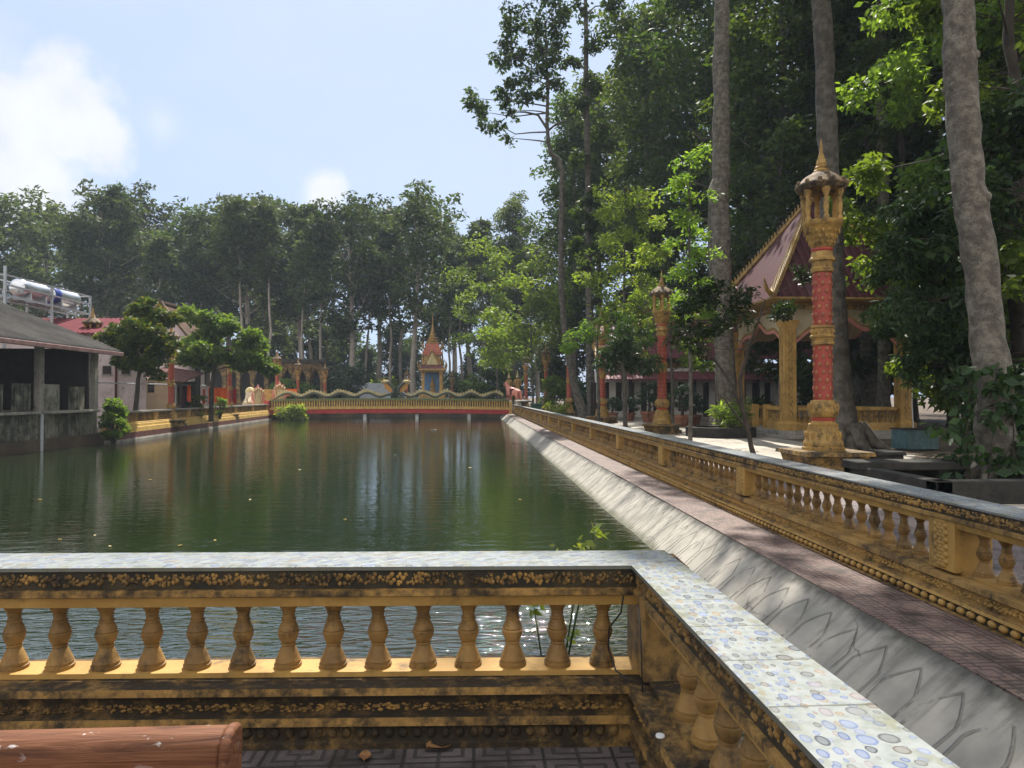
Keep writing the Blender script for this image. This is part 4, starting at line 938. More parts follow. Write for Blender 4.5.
# ================================================================== SHRINE
def shrine():
    p = near(432.5, 72); t = thing('shrine', 'small gold and red shrine with tiered spire and blue niche beyond the footbridge', 'shrine', p)
    mb = MB(); mb.tbox(0, 0, 0, .5, 1.9, 1.9, 1.9, 1.9); mb.tbox(0, 0, .5, 1.0, 1.65, 1.65, 1.6, 1.6); mb.tbox(0, 0, 1.0, 1.9, 1.35, 1.35, 1.25, 1.25); mb.build('base', M['gold'], t, ang=0)
    for x in (-.9, .9):
        for y in (-.9, .9):
            mb = MB(); mb.tbox(x, y, 1.9, 2.1, .2, .2, .18, .18); mb.tbox(x, y, 2.1, 3.75, .15, .15, .15, .15); mb.tbox(x, y, 3.75, 4.0, .16, .16, .24, .24); mb.build('column', M['yellow_clean'], t, ang=0)
    MB().box(-.85, .85, .5, .6, 1.9, 4.0).build('niche_wall', M['shrine_blue'], t)
    mb = MB(); mb.lathe([(.3, 1.9), (.32, 2.1), (.22, 2.2), (.26, 2.5), (.28, 2.8), (.10, 3.0), (.13, 3.15), (.10, 3.3), (.02, 3.55)], 12, (0, 0, 0)); mb.build('seated_figure', M['gold'], t, ang=60)
    mb = MB(); mb.tbox(0, 0, 4.0, 4.15, 1.2, 1.2, 1.25, 1.25); mb.tbox(0, 0, 4.15, 4.3, 1.35, 1.35, 1.3, 1.3); mb.build('cornice', M['gold'], t, ang=0)
    MB().tbox(0, 0, 4.3, 4.7, 1.25, 1.25, .98, .98).build('lower_roof', M['dark_red'], t, ang=0)
    MB().tbox(0, 0, 4.7, 5.7, .92, .92, .80, .80).build('upper_body', M['gold'], t, ang=0); mb = MB(); mb.tbox(0, 0, 5.702, 6.0, .95, .95, .92, .92); mb.tbox(0, 0, 6.0, 6.9, .92, .92, .60, .60); mb.build('upper_roof', surf('salmon_red_paint', (.42, .10, .065), (.34, .12, .06), .6, 5, stain=.4), t, ang=0)
    for r in range(4):
        o = MB().prism([(-.62, 4.72), (.62, 4.72), (.40, 5.2), (0, 5.95), (-.40, 5.2)], 'y', -1.03, -.93).build('pediment', M['naga_cream'], t, ang=0); o.rotation_euler = (0, 0, r*math.pi/2)
        mb = MB(); mb.tube([(-.70, -1.0, 4.75), (-.47, -1.0, 5.25), (0, -1.0, 6.25)], [.11, .10, .04], 6); mb.tube([(.70, -1.0, 4.75), (.47, -1.0, 5.25), (0, -1.0, 6.25)], [.11, .10, .04], 6); o = mb.build('bargeboard', M['gold'], t, ang=60); o.rotation_euler = (0, 0, r*math.pi/2)
    for x in (-1, 1):
        for y in (-1, 1):
            MB().tube([(x*.7, y*.7, 6.3), (x*.95, y*.95, 6.45), (x*1.05, y*1.05, 6.8), (x*.95, y*.95, 7.2)], [.10, .09, .06, .015], 6).build('horn', M['gold'], t, ang=60)
            MB().tube([(x*1.1, y*1.1, 4.3), (x*1.35, y*1.35, 4.45), (x*1.42, y*1.42, 4.8), (x*1.34, y*1.34, 5.1)], [.09, .08, .06, .015], 6).build('horn', M['gold'], t, ang=60)
    mb = MB(); mb.lathe([(.62, 6.85), (.70, 7.0), (.50, 7.06), (.58, 7.25), (.40, 7.32), (.46, 7.52), (.30, 7.6), (.34, 7.82), (.20, 7.95), (.23, 8.15), (.12, 8.4), (.12, 8.55), (.06, 8.9), (.05, 9.4), (.01, 10.2)], 12); mb.build('spire', M['gold'], t, ang=40)
shrine()

# ================================================================== PAVILION
def pavilion():
    b = at(788, 396, 25.0); x0, y0 = b.x, 25.0; x1, y1 = x0+4.35, y0+4.9
    cx, cyy = (x0+x1)/2, (y0+y1)/2; t = thing('pavilion', 'open square pavilion with maroon tiled pyramid roof and gold columns', 'pavilion', (cx, cyy, 0))
    hx, hy = (x1-x0)/2, (y1-y0)/2
    mb = MB(); mb.box(-hx-.5, hx+.5, -hy-.5, hy+.5, 0, .14); mb.box(-hx-.3, hx+.3, -hy-.3, hy+.3, .14, .30); mb.build('base', M['concrete'], t, bevel=.015)
    for x in (-hx, hx):
        for y in (-hy, hy):
            mb = MB(); mb.tbox(x, y, .30, .55, .30, .30, .30, .30); mb.tbox(x, y, .55, .62, .30, .30, .24, .24); mb.tbox(x, y, .62, 4.0, .22, .22, .22, .22); mb.tbox(x, y, 4.0, 4.3, .22, .22, .32, .32)
            o = mb.build('column', M['yellow_clean'], t, ang=0)
            for face in (0, 1):
                mb = MB()
                for k in range(26):
                    z = .75+k*.122
                    for s in (-1, 1):
                        q = s*.06*(1 if k % 2 else .5)
                        if face: mb.ell((x+q, y-.22, z), (.035, .012, .075), 6, 4)
                        else: mb.ell((x-.22, y+q, z), (.012, .035, .075), 6, 4)
                mb.build('relief', M['gold'], o, ang=60)
    # low balustrade between the columns
    def rail(xa, ya, xb, yb):
        L = math.hypot(xb-xa, yb-ya); d = Vector(((xb-xa)/L, (yb-ya)/L, 0)); n = int(L/.2)
        o = MB().sweep([(.11, 1.14), (.11, 1.02), (-.11, 1.02), (-.11, 1.14)], (xa, ya), (xb, yb)).build('rail', M['yellow_clean'], t, bevel=.01)
        MB().sweep([(.10, .58), (.14, .30), (-.14, .30), (-.10, .58)], (xa, ya), (xb, yb)).build('rail_foot', M['yellow_clean'], o)
        for i in range(n): q = Vector((xa, ya, 0))+d*(L*(i+.5)/n); bo = baluster_obj(o, (q.x, q.y, .58), M['gold'], i, 8); bo.scale = (1, 1, 1.41); bo.rotation_euler = (0, 0, 0)
    g = .30
    rail(-hx+g, -hy, hx-g, -hy); rail(-hx, -hy+g, -hx, -.65); rail(-hx, .65, -hx, hy-g); rail(-hx+g, hy, hx-g, hy); rail(hx, -hy+g, hx, hy-g)
    for y in (-.65, .65): MB().tbox(-hx, y, .30, 1.22, .15, .12, .15, .12).build('gate_post', M['yellow_clean'], t, bevel=.01)
    # ogee arches, cream spandrels, gold frieze on every side
    def side(half, off, rz):
        inner = []
        for i in range(21):
            u = -1+2*i/20; a = abs(u)
            z = 3.78+.50*(1-a)**1.4+.10*math.cos(a*math.pi*3)*(1-a*.3)-.28*a**6; inner.append((u*(half-.22), z))
        top = [(half-.22, 4.72), (-half+.22, 4.72)]
        o = MB().prism(inner+top, 'y', -off-.05, -off+.05).build('spandrel', M['cream'], t, ang=0); o.rotation_euler = (0, 0, rz)
        for dz, w, mm, dd in ((.03, .11, M['pink'], .075), (.15, .07, M['gold'], .085)):
            mb = MB(); V = []; Fc = []
            for x, z in inner: V += [(x, -off-dd, z+dz-w*.5), (x, -off-dd, z+dz+w*.5), (x, -off+.04, z+dz+w*.5), (x, -off+.04, z+dz-w*.5)]
            for i in range(20):
                for k in range(4): Fc.append((4*i+k, 4*i+(k+1) % 4, 4*i+4+(k+1) % 4, 4*i+4+k))
            o = mb.add(V, Fc).build('arch_trim', mm, t, ang=30); o.rotation_euler = (0, 0, rz)
        mb = MB(); mb.box(-half-.25, half+.25, -off-.12, -off+.1, 4.725, 5.02)
        for k in range(int(half*2/.15)):
            x = -half-.2+.15*k; mb.ell((x, -off-.12, 4.80), (.06, .03, .09), 6, 4); mb.ell((x, -off-.12, 4.95), (.05, .025, .04), 6, 4)
        o = mb.build('frieze', M['gold'], t, ang=50); o.rotation_euler = (0, 0, rz)
    side(hx, hy, 0); side(hx, hy, math.pi); side(hy, hx, math.pi/2); side(hy, hx, -math.pi/2)
    MB().box(-hx+.1, hx-.1, -hy+.1, hy-.1, 4.75, 4.85).build('ceiling', M['cream'], t)
    # pyramid roof
    e, za, zt = 1.0, 5.05, 9.6
    A = [(-hx-e, -hy-e), (hx+e, -hy-e), (hx+e, hy+e), (-hx-e, hy+e)]; qs = []
    zm, f = 7.25, .50
    for i in range(4):
        a, b2 = A[i], A[(i+1) % 4]; w = math.hypot(b2[0]-a[0], b2[1]-a[1])
        m0, m1 = (a[0]*f, a[1]*f), (b2[0]*f, b2[1]*f)
        q = [(a[0], a[1], za), (b2[0], b2[1], za), (m1[0], m1[1], zm), (m0[0], m0[1], zm)]; sl1 = math.hypot(min(hx, hy)*(1-f), zm-za)
        qs.append((q, [(-w/2, 0), (w/2, 0), (w/2*f, sl1), (-w/2*f, sl1)]))
        q = [(m0[0], m0[1], zm), (m1[0], m1[1], zm), (.02*(1 if b2[0] > 0 else -1), .02*(1 if b2[1] > 0 else -1), zt), (.02*(1 if a[0] > 0 else -1), .02*(1 if a[1] > 0 else -1), zt)]
        qs.append((q, [(-w/2*f, sl1), (w/2*f, sl1), (0, sl1+3), (0, sl1+3)]))
    quad_uv('roof', qs, M['roof_pav'], t)
    MB().box(-hx-e, hx+e, -hy-e, hy+e, 4.98, 5.045).build('eave_board', M['gold'], t)
    for i in range(4):
        a = Vector((A[i][0], A[i][1], za+.06)); m = Vector((A[i][0]*f, A[i][1]*f, zm+.05)); z = Vector((0, 0, zt))
        mb = MB(); mb.tube([a, m, z], [.15, .13, .09], 6)
        seg = [(a, m), (m, z)]
        for p, q in seg:
            n = int((q-p).length/.17); dn = (q-p).normalized()
            for k in range(n):
                c = p.lerp(q, (k+.5)/n)+Vector((0, 0, .08)); mb.add([c-dn*.06, c+dn*.05, c+dn*.03+Vector((0, 0, .22)), c-dn*.05+Vector((.0, 0, .30)), c+Vector((dn.y, -dn.x, 0))*.04+Vector((0, 0, .02)), c-Vector((dn.y, -dn.x, 0))*.04+Vector((0, 0, .02))], [(0, 4, 3), (4, 2, 3), (4, 1, 2), (0, 3, 5), (5, 3, 2), (5, 2, 1)])
        mb.tube([a, a+Vector((a.x*.12, a.y*.12, .12)), a+Vector((a.x*.17, a.y*.17, .5))], [.10, .08, .015], 6)
        mb.build('ridge', M['gold'], t, ang=30)
    MB().lathe([(.3, 9.35), (.34, 9.45), (.2, 9.55), (.22, 9.65), (.10, 9.8), (.03, 10.1), (.005, 10.3)], 12).build('finial', M['gold'], t)
pavilion()

# ================================================================== LONG HALL (right), ARCHED HALL, HOUSES, SHED
def hall():
    x0, x1, y = 8.7, 26.0, 46.0; t = thing('monastery_hall', 'long white hall with tiered maroon roof and narrow dark windows behind potted bonsai', 'building', (0, 0, 0))
    MB().box(x0, x1, y, y+8, 0, 3.4).build('wall', M['white'], t)
    MB().box(x0-.3, x1, y-1.4, y-.002, 0, .16).build('veranda', M['concrete'], t)
    def roof(xa, xb, ya, za, yb, zb, nm='roof', mat=M['maroon']):
        mb = MB(); n = int((xb-xa)/.24); V = []; Fc = []
        for i in range(n*2+1):
            x = xa+(xb-xa)*i/(n*2); dz = .035 if i % 2 else 0
            V += [(x, ya, za+dz), (x, yb, zb+dz), (x, yb, zb+dz-.07), (x, ya, za+dz-.07)]
        for i in range(n*2):
            for k in range(4): Fc.append((4*i+k, 4*i+(k+1) % 4, 4*i+4+(k+1) % 4, 4*i+4+k))
        return mb.add(V, Fc).build(nm, mat, t, ang=0)
    roof(x0-.6, x1, y-1.6, 2.62, y+.4, 3.32, 'veranda_roof')
    MB().box(x0-.4, x1, y+.0, y+.2, 3.42, 3.75).build('fascia', M['gold_dirty'], t)
    roof(x0-.5, 11.4, y-.3, 3.72, y+4, 6.6); roof(11.2, x1, y-.5, 4.05, y+4, 8.0)
    for xx, za, zb, yy in ((x0-.5, 3.78, 6.7, y-.3), (11.2, 4.1, 8.1, y-.5)):
        mb = MB(); mb.tube([(xx, yy, za), (xx, (yy+y+4)/2, (za+zb)/2-.1), (xx, y+4, zb), (xx, y+4.1, zb+.7)], [.14, .14, .14, .03], 6); mb.build('bargeboard', M['gold'], t, ang=30)
    for k in range(9):
        x = 8.0+k*2.1; MB().box(x-.09, x+.09, y-1.35, y-1.17, .16, 2.66).build('veranda_post', M['dark'], t)
    for k in range(22):
        x = 7.9+k*.84; o = MB().box(x-.19, x+.19, y-.035, y+.02, .55 if k % 3 else .17, 2.45).build('window', M['dark'], t)
        MB().box(x-.012, x+.012, y-.05, y-.036, .6, 2.4).build('mullion', M['dark_red'], o)
hall()

def arched_hall():
    y = 68.0; xa, xb = near(196, y)[0], near(322, y)[0]; t = thing('arched_hall', 'long low gold-columned hall with pointed dark arches behind the left bridge end', 'building')
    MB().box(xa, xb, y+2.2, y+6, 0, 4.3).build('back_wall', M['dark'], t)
    MB().box(xa-.3, xb+.3, y-.4, y+6.2, 4.75, 5.05).build('roof', M['dark_stone'], t)
    MB().box(xa, xb, y, y+.25, 4.2, 4.745).build('entablature', M['gold_dirty'], t)
    MB().box(xa, xb, y-.6, y+6, 0, 1.1).build('plinth', M['gold_dirty'], t)
    n = 9
    for k in range(n+1):
        x = xa+(xb-xa)*k/n; mb = MB(); mb.tbox(x, y+.1, 1.1, 1.5, .28, .28, .22, .22); mb.tbox(x, y+.1, 1.5, 3.9, .18, .18, .18, .18); mb.tbox(x, y+.1, 3.9, 4.2, .2, .2, .32, .32); mb.build('column', M['gold_dirty'], t, ang=0)
        if k < n:
            xn = xa+(xb-xa)*(k+1)/n; xm = (x+xn)/2
            for s, xe in ((1, x), (-1, xn)):
                MB().prism([(xe+s*.18, 2.9), (xe+s*.28, 3.5), (xm, 4.2), (xe+s*.18, 4.2)], 'y', y+.04, y+.16).build('arch', M['gold_dirty'], t, ang=0)
arched_hall()

def gable_house():
    """brown roofed house, gable to the water"""
    y0, y1 = 44.0, 48.2; xr = at(160, 396, y0).x; xe = at(190, 396, y0).x; dx = xe-xr; zr, ze = 7.25, 5.0
    t = thing('gabled_house', 'pale house with steep brown tiled gable roof behind the garden trees', 'building')
    mb = MB(); mb.prism([(xr-dx*.9, 0), (xr+dx*.9, 0), (xr+dx*.9, ze+.1), (xr, zr-.12), (xr-dx*.9, ze+.1)], 'y', y0+.5, y1); mb.build('wall', M['pinkwall'], t, ang=0)
    for s in (-1, 1):
        mb = MB(); n = 12; V = []; Fc = []
        for i in range(n+1):
            f = i/n; stp = .05*(1 if i % 2 else 0); x = xr+s*dx*1.12*f; z = zr+(ze-.25-zr)*f; V += [(x, y0, z), (x, y1+.3, z), (x, y1+.3, z-.1), (x, y0, z-.1)]
        for i in range(n):
            for k in range(4): Fc.append((4*i+k, 4*i+(k+1) % 4, 4*i+4+(k+1) % 4, 4*i+4+k))
        mb.add(V, Fc).build('roof', M['brown_roof'], t, ang=0)
        MB().tube([(xr, y0-.05, zr+.08), (xr+s*dx*1.14, y0-.05, ze-.28)], [.10, .10], 6).build('bargeboard', M['gold_dirty'], t)
    MB().tube([(xr, y0-.1, zr+.06), (xr, y1+.3, zr+.06)], [.12, .12], 6).build('ridge_cap', M['brown_roof'], t)
    MB().box(xr-dx*1.0, xr+dx*1.0, y0+.3, y0+.49, ze-.35, ze-.1).build('string_course', M['yellow_clean'], t)
    for k in range(2): MB().box(xr+dx*.88, xr+dx*.93, y0+1.2+k*1.6, y0+2.0+k*1.6, 2.2, 4.0).build('window', M['dark'], t)
gable_house()

def pink_house():
    y = 35.5; xa, xb = -27.0, at(146, 396, y).x; t = thing('pink_house', 'pale pink block house with dull red sheet roof beside the grey shed', 'building')
    MB().prism([(xa, y), (xb, y), (xb-2.3, y+4.4), (xa, y+4.4)], 'z', 0, 4.6).build('wall', M['pinkwall'], t, ang=0)
    n = 40; V = []; Fc = []; mb = MB()
    for i in range(n*2+1):
        x = xa-.4+(xb-.9-xa+.4)*i/(n*2); dz = .04 if i % 2 else 0; V += [(x, y-.4, 4.62+dz), (x, y+3.5, 5.75+dz), (x, y+3.5, 5.68+dz), (x, y-.4, 4.55+dz)]
    for i in range(n*2):
        for k in range(4): Fc.append((4*i+k, 4*i+(k+1) % 4, 4*i+4+(k+1) % 4, 4*i+4+k))
    mb.add(V, Fc).build('roof', surf('dull_red_sheet', (0.15, 0.03, 0.04), (0.11, 0.024, 0.03), .8, 1.5, stain=.3, spec=.08), t, ang=0)
    for px in (107, 126):
        p = at(px, 370, y); f = MB().box(p.x-.2, p.x+.2, y-.03, y+.02, p.z-.2, p.z+.2).build('window', M['dark'], t); MB().box(p.x-.24, p.x+.24, y-.05, y-.03, p.z-.27, p.z-.2).build('sill', M['concrete'], f)
    p = at(116.5, 370, y); MB().tube([(p.x, y-.06, 0), (p.x, y-.06, 4.4)], .05, 8).build('drainpipe', M['dark_red'], t)
    # tan store and its lean-to roof
pink_house()
def leanto():
    t = thing('lean_to', 'tan lean-to store with faded red sheet roof behind the robes', 'shed'); y = 40.0
    xa, xb = at(146, 396, y).x, at(207, 396, 43).x
    MB().box(xa, at(168, 396, y).x, y, y+2.5, 0, 2.5).build('wall', M['cream'], t)
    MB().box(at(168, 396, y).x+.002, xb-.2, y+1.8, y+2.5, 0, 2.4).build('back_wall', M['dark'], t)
    V = [(xa-.1, y-.4, 2.72), (xb, y-.4, 2.35), (xb, y+2.7, 2.95), (xa-.1, y+2.7, 3.3)]; V += [(a, b, c-.06) for a, b, c in V]
    MB().add(V, [(0, 1, 2, 3), (7, 6, 5, 4), (0, 4, 5, 1), (1, 5, 6, 2), (2, 6, 7, 3), (3, 7, 4, 0)]).build('roof', surf('faded_red_sheet', (0.15, 0.075, 0.07), (0.11, 0.06, 0.055), .8, 2, stain=.4, spec=.08), t, ang=0)
    p = at(151, 388, y); MB().box(p.x-.18, p.x+.18, y-.03, y+.01, p.z-.25, p.z+.3).build('window', M['dark'], t)
    for x in (xb-.25, (xa+xb)/2+.4): MB().box(x-.05, x+.05, y-.2, y-.1, 0, 2.45).build('post', M['dark'], t)
leanto()

def shed():
    X = -15.6; ya, yb = 3.0, 29.9; t = thing('waterside_shed', 'dark open shed with grey corrugated roof on a mouldy wall in the water', 'shed')
    MB().box(X-.25, X, ya, yb, -1.0, 1.02).build('foundation_wall', M['old_wall'], t)
    MB().box(X-8, X-.252, ya+.05, yb-.05, .0, .98).build('floor', M['concrete'], t)
    mb = MB(); rnd = random.Random(3); y = ya
    while y < yb-.3:
        w = rnd.uniform(.5, 1.1); MB  # parapet panels with gaps
        MB().box(X-.14, X-.02, y, min(y+w, yb-.2), 1.02, 1.95+rnd.uniform(-.05, .05)).build('parapet_panel', M['old_wall'], t, ang=0); y += w+rnd.uniform(.35, .8)
    for p in (29.75, 26.1, 22.3, 18.5, 14.7, 10.9): MB().box(X-.16, X+.06, p-.13, p+.13, 1.0, 3.46).build('post', M['concrete'], t, bevel=.01)
    mb = MB()
    for y0, y1, d in ((26.3, 29.5, .35), (22.5, 25.9, .18), (18.7, 22.1, .3)): mb.box(X-.1, X+d, y0, y1, .90, 1.0)
    mb.build('ledge', M['concrete'], t, bevel=.02)
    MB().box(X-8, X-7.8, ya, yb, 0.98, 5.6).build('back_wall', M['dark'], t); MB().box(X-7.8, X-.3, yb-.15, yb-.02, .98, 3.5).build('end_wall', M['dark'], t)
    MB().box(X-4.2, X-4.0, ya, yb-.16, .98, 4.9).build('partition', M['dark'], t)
    # corrugated roof, ridge far to the left
    n = 150; V = []; Fc = []; mb = MB()
    e0, e1 = X+.75, X-8.2; z0, z1 = 3.42, 7.12
    for i in range(n*4+1):
        y = ya-.5+(yb+.45-ya+.5)*i/(n*4); dz = .05*math.sin(2*math.pi*i/4)
        V += [(e0, y, z0+dz), (e1, y, z1+dz), (e1, y, z1+dz-.05), (e0, y, z0+dz-.05)]
    for i in range(n*4):
        for k in range(4): Fc.append((4*i+k, 4*i+(k+1) % 4, 4*i+4+(k+1) % 4, 4*i+4+k))
    mb.add(V, Fc).build('roof', M['roof_cement'], t, ang=80)
    MB().box(e0-.02, e0+.10, ya-.5, yb+.45, z0-.20, z0-.04).build('gutter', M['eave'], t, bevel=.02)
    p = at(41, 396, 25.2); MB().tube([(X+.12, 26.0, .9), (X+.12, 26.0, -.7)], .06, 10).build('drainpipe', M['galv'], t)
    zz = z0+(X+.75+19.9)*(z1-z0)/(e0-e1)
    mb = MB(); mb.lathe([(.34, -.12), (.25, .15), (.22, .30), (.42, .36), (.44, .46), (.36, .58), (.15, .66), (.02, .68)], 16, (-19.6, 28.4, zz)); mb.build('roof_vent', M['plastic_white'], t, ang=40, label='white mushroom shaped roof vent')
shed()

def tanks():
    X = -22.0; t = thing('tank_stand', 'grey steel pipe stand raised above the grey shed roof', 'stand'); y0, y1 = 33.1, 40.2
    for y in (y0, (y0+y1)/2, y1):
        for x in (X-.6, X+.6): MB().box(x-.05, x+.05, y-.05, y+.05, 0, 7.12 if y != y0 else 7.5).build('post', M['galv'], t)
    for x in (X-.6, X+.6):
        for z in (6.12, 6.65, 7.1): MB().box(x-.035, x+.035, y0+.05, y1-.05, z-.035, z+.035).build('rail', M['galv'], t)
    for y in (y0, y1):
        for z in (6.12, 7.1): MB().box(X-.55, X+.55, y-.034, y+.034, z-.034, z+.034).build('crossbar', M['galv'], t)
    for x in (X-.3, X+.3): MB().box(x-.05, x+.05, y0+.06, y1-.06, 6.16, 6.22).build('bearer', M['galv'], t)
    def tank(ya, yb, label, wrap):
        r = .42; t = thing('water_tank', label, 'water tank', (X, (ya+yb)/2, 6.222), 0, 'stainless water tanks on the stand'); L = (yb-ya)/2
        prof = [(.05, -L-.12), (r*.55, -L-.10), (r*.85, -L-.04), (r, -L+.05), (r+.012, -L+.25), (r, -L+.28), (r, L-.28), (r+.012, L-.25), (r, L-.05), (r*.85, L+.04), (r*.5, L+.1), (.05, L+.12)]
        o = MB().lathe(prof, 28).build('shell', M['steel'], t, ang=40); o.rotation_euler = (-math.pi/2, 0, 0); o.location = (0, 0, r+.16)
        for s in (-.6, .6): MB().prism([(-.45, 0), (.45, 0), (.40, .35), (.2, .2), (-.2, .2), (-.40, .35)], 'y', s*L-.04, s*L+.04).build('cradle', M['galv'], t)
        MB().lathe([(.16, 0), (.17, .05), (.10, .08)], 12, (0, 0, 2*r+.15)).build('lid', M['steel'], t)
        if wrap:
            o = MB().lathe([(r+.02, -L-.02), (r+.03, -L+.0), (r+.03, -L+.42), (r+.02, -L+.44)], 28).build('blue_band', M['blue'], t); o.rotation_euler = (-math.pi/2, 0, 0); o.location = (0, 0, r+.16)
    tank(34.9, 36.9, 'plain stainless steel water tank on the stand', False); tank(37.4, 39.7, 'stainless steel water tank with a blue band around its near end', True)
tanks()

# railing pipe and robes on the left bank
def pipes():
    X = -16.55; t = thing('drying_rail', 'thin galvanised pipe rail above the left bank wall', 'railing')
    MB().tube([(X+.35, 30.6, 2.12), (X, 44.2, 2.2)], .03, 8).build('rail', M['galv'], t)
    for f in (0, .33, .66, 1): MB().tube([(X+.35*(1-f), 30.6+13.6*f, 0), (X+.35*(1-f), 30.6+13.6*f, 2.13+.07*f)], .028, 8).build('post', M['galv'], t)
    def cloth(label, px0, px1, Y0, z1, h, mat, seed):
        a, b = at(px0, 396, Y0), at(px1, 396, Y0); n = 24; m = 10; V = []; Fc = []; rnd = random.Random(seed); ph = rnd.random()*6
        for th in (0, .03):
            for i in range(n+1):
                for j in range(m+1):
                    f, g = i/n, j/m; V.append((a.x+(b.x-a.x)*f, Y0+th+.07*g*math.sin(f*14+ph)+.04*math.sin(f*31), z1-h*g-.05*math.sin(f*9+ph)*g))
        K = (n+1)*(m+1)
        for o in (0, K):
            for i in range(n):
                for j in range(m): q = o+i*(m+1)+j; Fc.append((q, q+1, q+m+2, q+m+1))
        me = MB().add(V, Fc).build('robe', mat, ang=60); tag(me, label, 'cloth', 'monk robes hung out to dry')
    cloth('broad bright orange robe hung out left of the lamp column', 206, 227, 47.5, 2.1, 1.05, M['orange'], 1)
    cloth('narrow orange robe strip hung before the dark lean-to', 187, 190.5, 41.0, 2.16, .9, M['orange'], 2)
    cloth('dark plum robe hung in the lean-to shade', 178, 185, 41.0, 2.1, 1.0, M['plum'], 3)
    cloth('crimson robe hung right of the lamp column', 232.5, 236.5, 49.0, 2.05, 1.0, M['crimson'], 4)
    cloth('low orange robe hung behind the naga tail on the bridge', 281, 297, 65.5, 2.2, .6, M['orange'], 5)
    cloth('orange robe hung low beside the plant before the lean-to', 203, 206, 46.0, 2.0, 1.0, M['orange'], 6)
pipes()
def fencing():
    p0, p1 = near(352, 80), near(391, 80); t = thing('sheet_fence', 'pale grey sheet metal fence panels at the wood edge behind the footbridge', 'fence')
    n = 3
    for k in range(n):
        a = p0[0]+(p1[0]-p0[0])*k/n; b = p0[0]+(p1[0]-p0[0])*(k+1)/n; MB().box(a+.03, b-.03, 80, 80.05, 0, 3.0-.15*(k == 0)).build('panel', M['sheet'], t); MB().box(a-.04, a+.028, 79.98, 80.08, 0, 3.05).build('post', M['galv'], t)
fencing()
def yellow_steps():
    p0, p1 = near(252, 63), near(281, 63); t = thing('stepped_wall', 'stepped ochre courtyard wall behind the left bridge end', 'wall')
    for k in range(3): MB().box(p0[0], p1[0], 63+.5*k, 63.5+.5*k-.004, 0, 1.3+.42*k).build('step', M['yellow_clean'], t, bevel=.02)
yellow_steps()

# ================================================================== SMALL THINGS ON THE PLAZA
def potted(label, px, Y, s, seed, kind):
    p = near(px, Y); t = thing('potted_bonsai', label, 'potted plant', p, 0, 'potted bonsai along the hall')
    mb = MB(); mb.lathe([(.26, 0), (.28, .03), (.36, .38), (.42, .42), (.42, .52), (.37, .52), (.36, .46)], 8, a0=.39); mb.build('pot', M['terracotta'], t, ang=20)
    mb = MB(); h = 1.3 if kind else .9; rnd = random.Random(seed)
    mb.tube([(0, 0, .4), (.04, .02, .8), (-.03, 0, .4+h*.7), (.02, 0, .4+h)], [.08, .06, .045, .03], 7)
    C, CR, CN = [], [], []
    for k in range(9):
        a = k*2.4; z = .55+h*(.25+.75*k/9); r = (.42 if k < 7 else .2); c = (r*math.cos(a), r*math.sin(a), z); C.append(c); CR.append(.24); CN.append(110)
        mb.tube([(0, 0, z-.2), c], [.03, .012], 5)
    mb.build('trunk', M['bark_dark'], t); V, Fq = leaves_np(np.random.default_rng(seed), C, CR, CN, .13, .1); npmesh('foliage', V, Fq, M['leaf_blue'], t)
    t.scale = (s, s, s)
for i, (px, Y, s, lb) in enumerate(((612, 43.5, 1.0, 'low potted bonsai just right of the farther red lamp column'), (629, 42.5, 1.0, 'potted bonsai behind the slim sapling stem'), (649, 40.5, 1.25, 'tall bushy potted bonsai left of the nearer lamp column'),
                                    (682, 34.5, 1.15, 'broad potted bonsai right of the nearer lamp column'), (693, 36, 1.1, 'potted bonsai beside the pale buttressed trunk'))): potted(lb, px, Y, s, i+40, i in (2, 3))

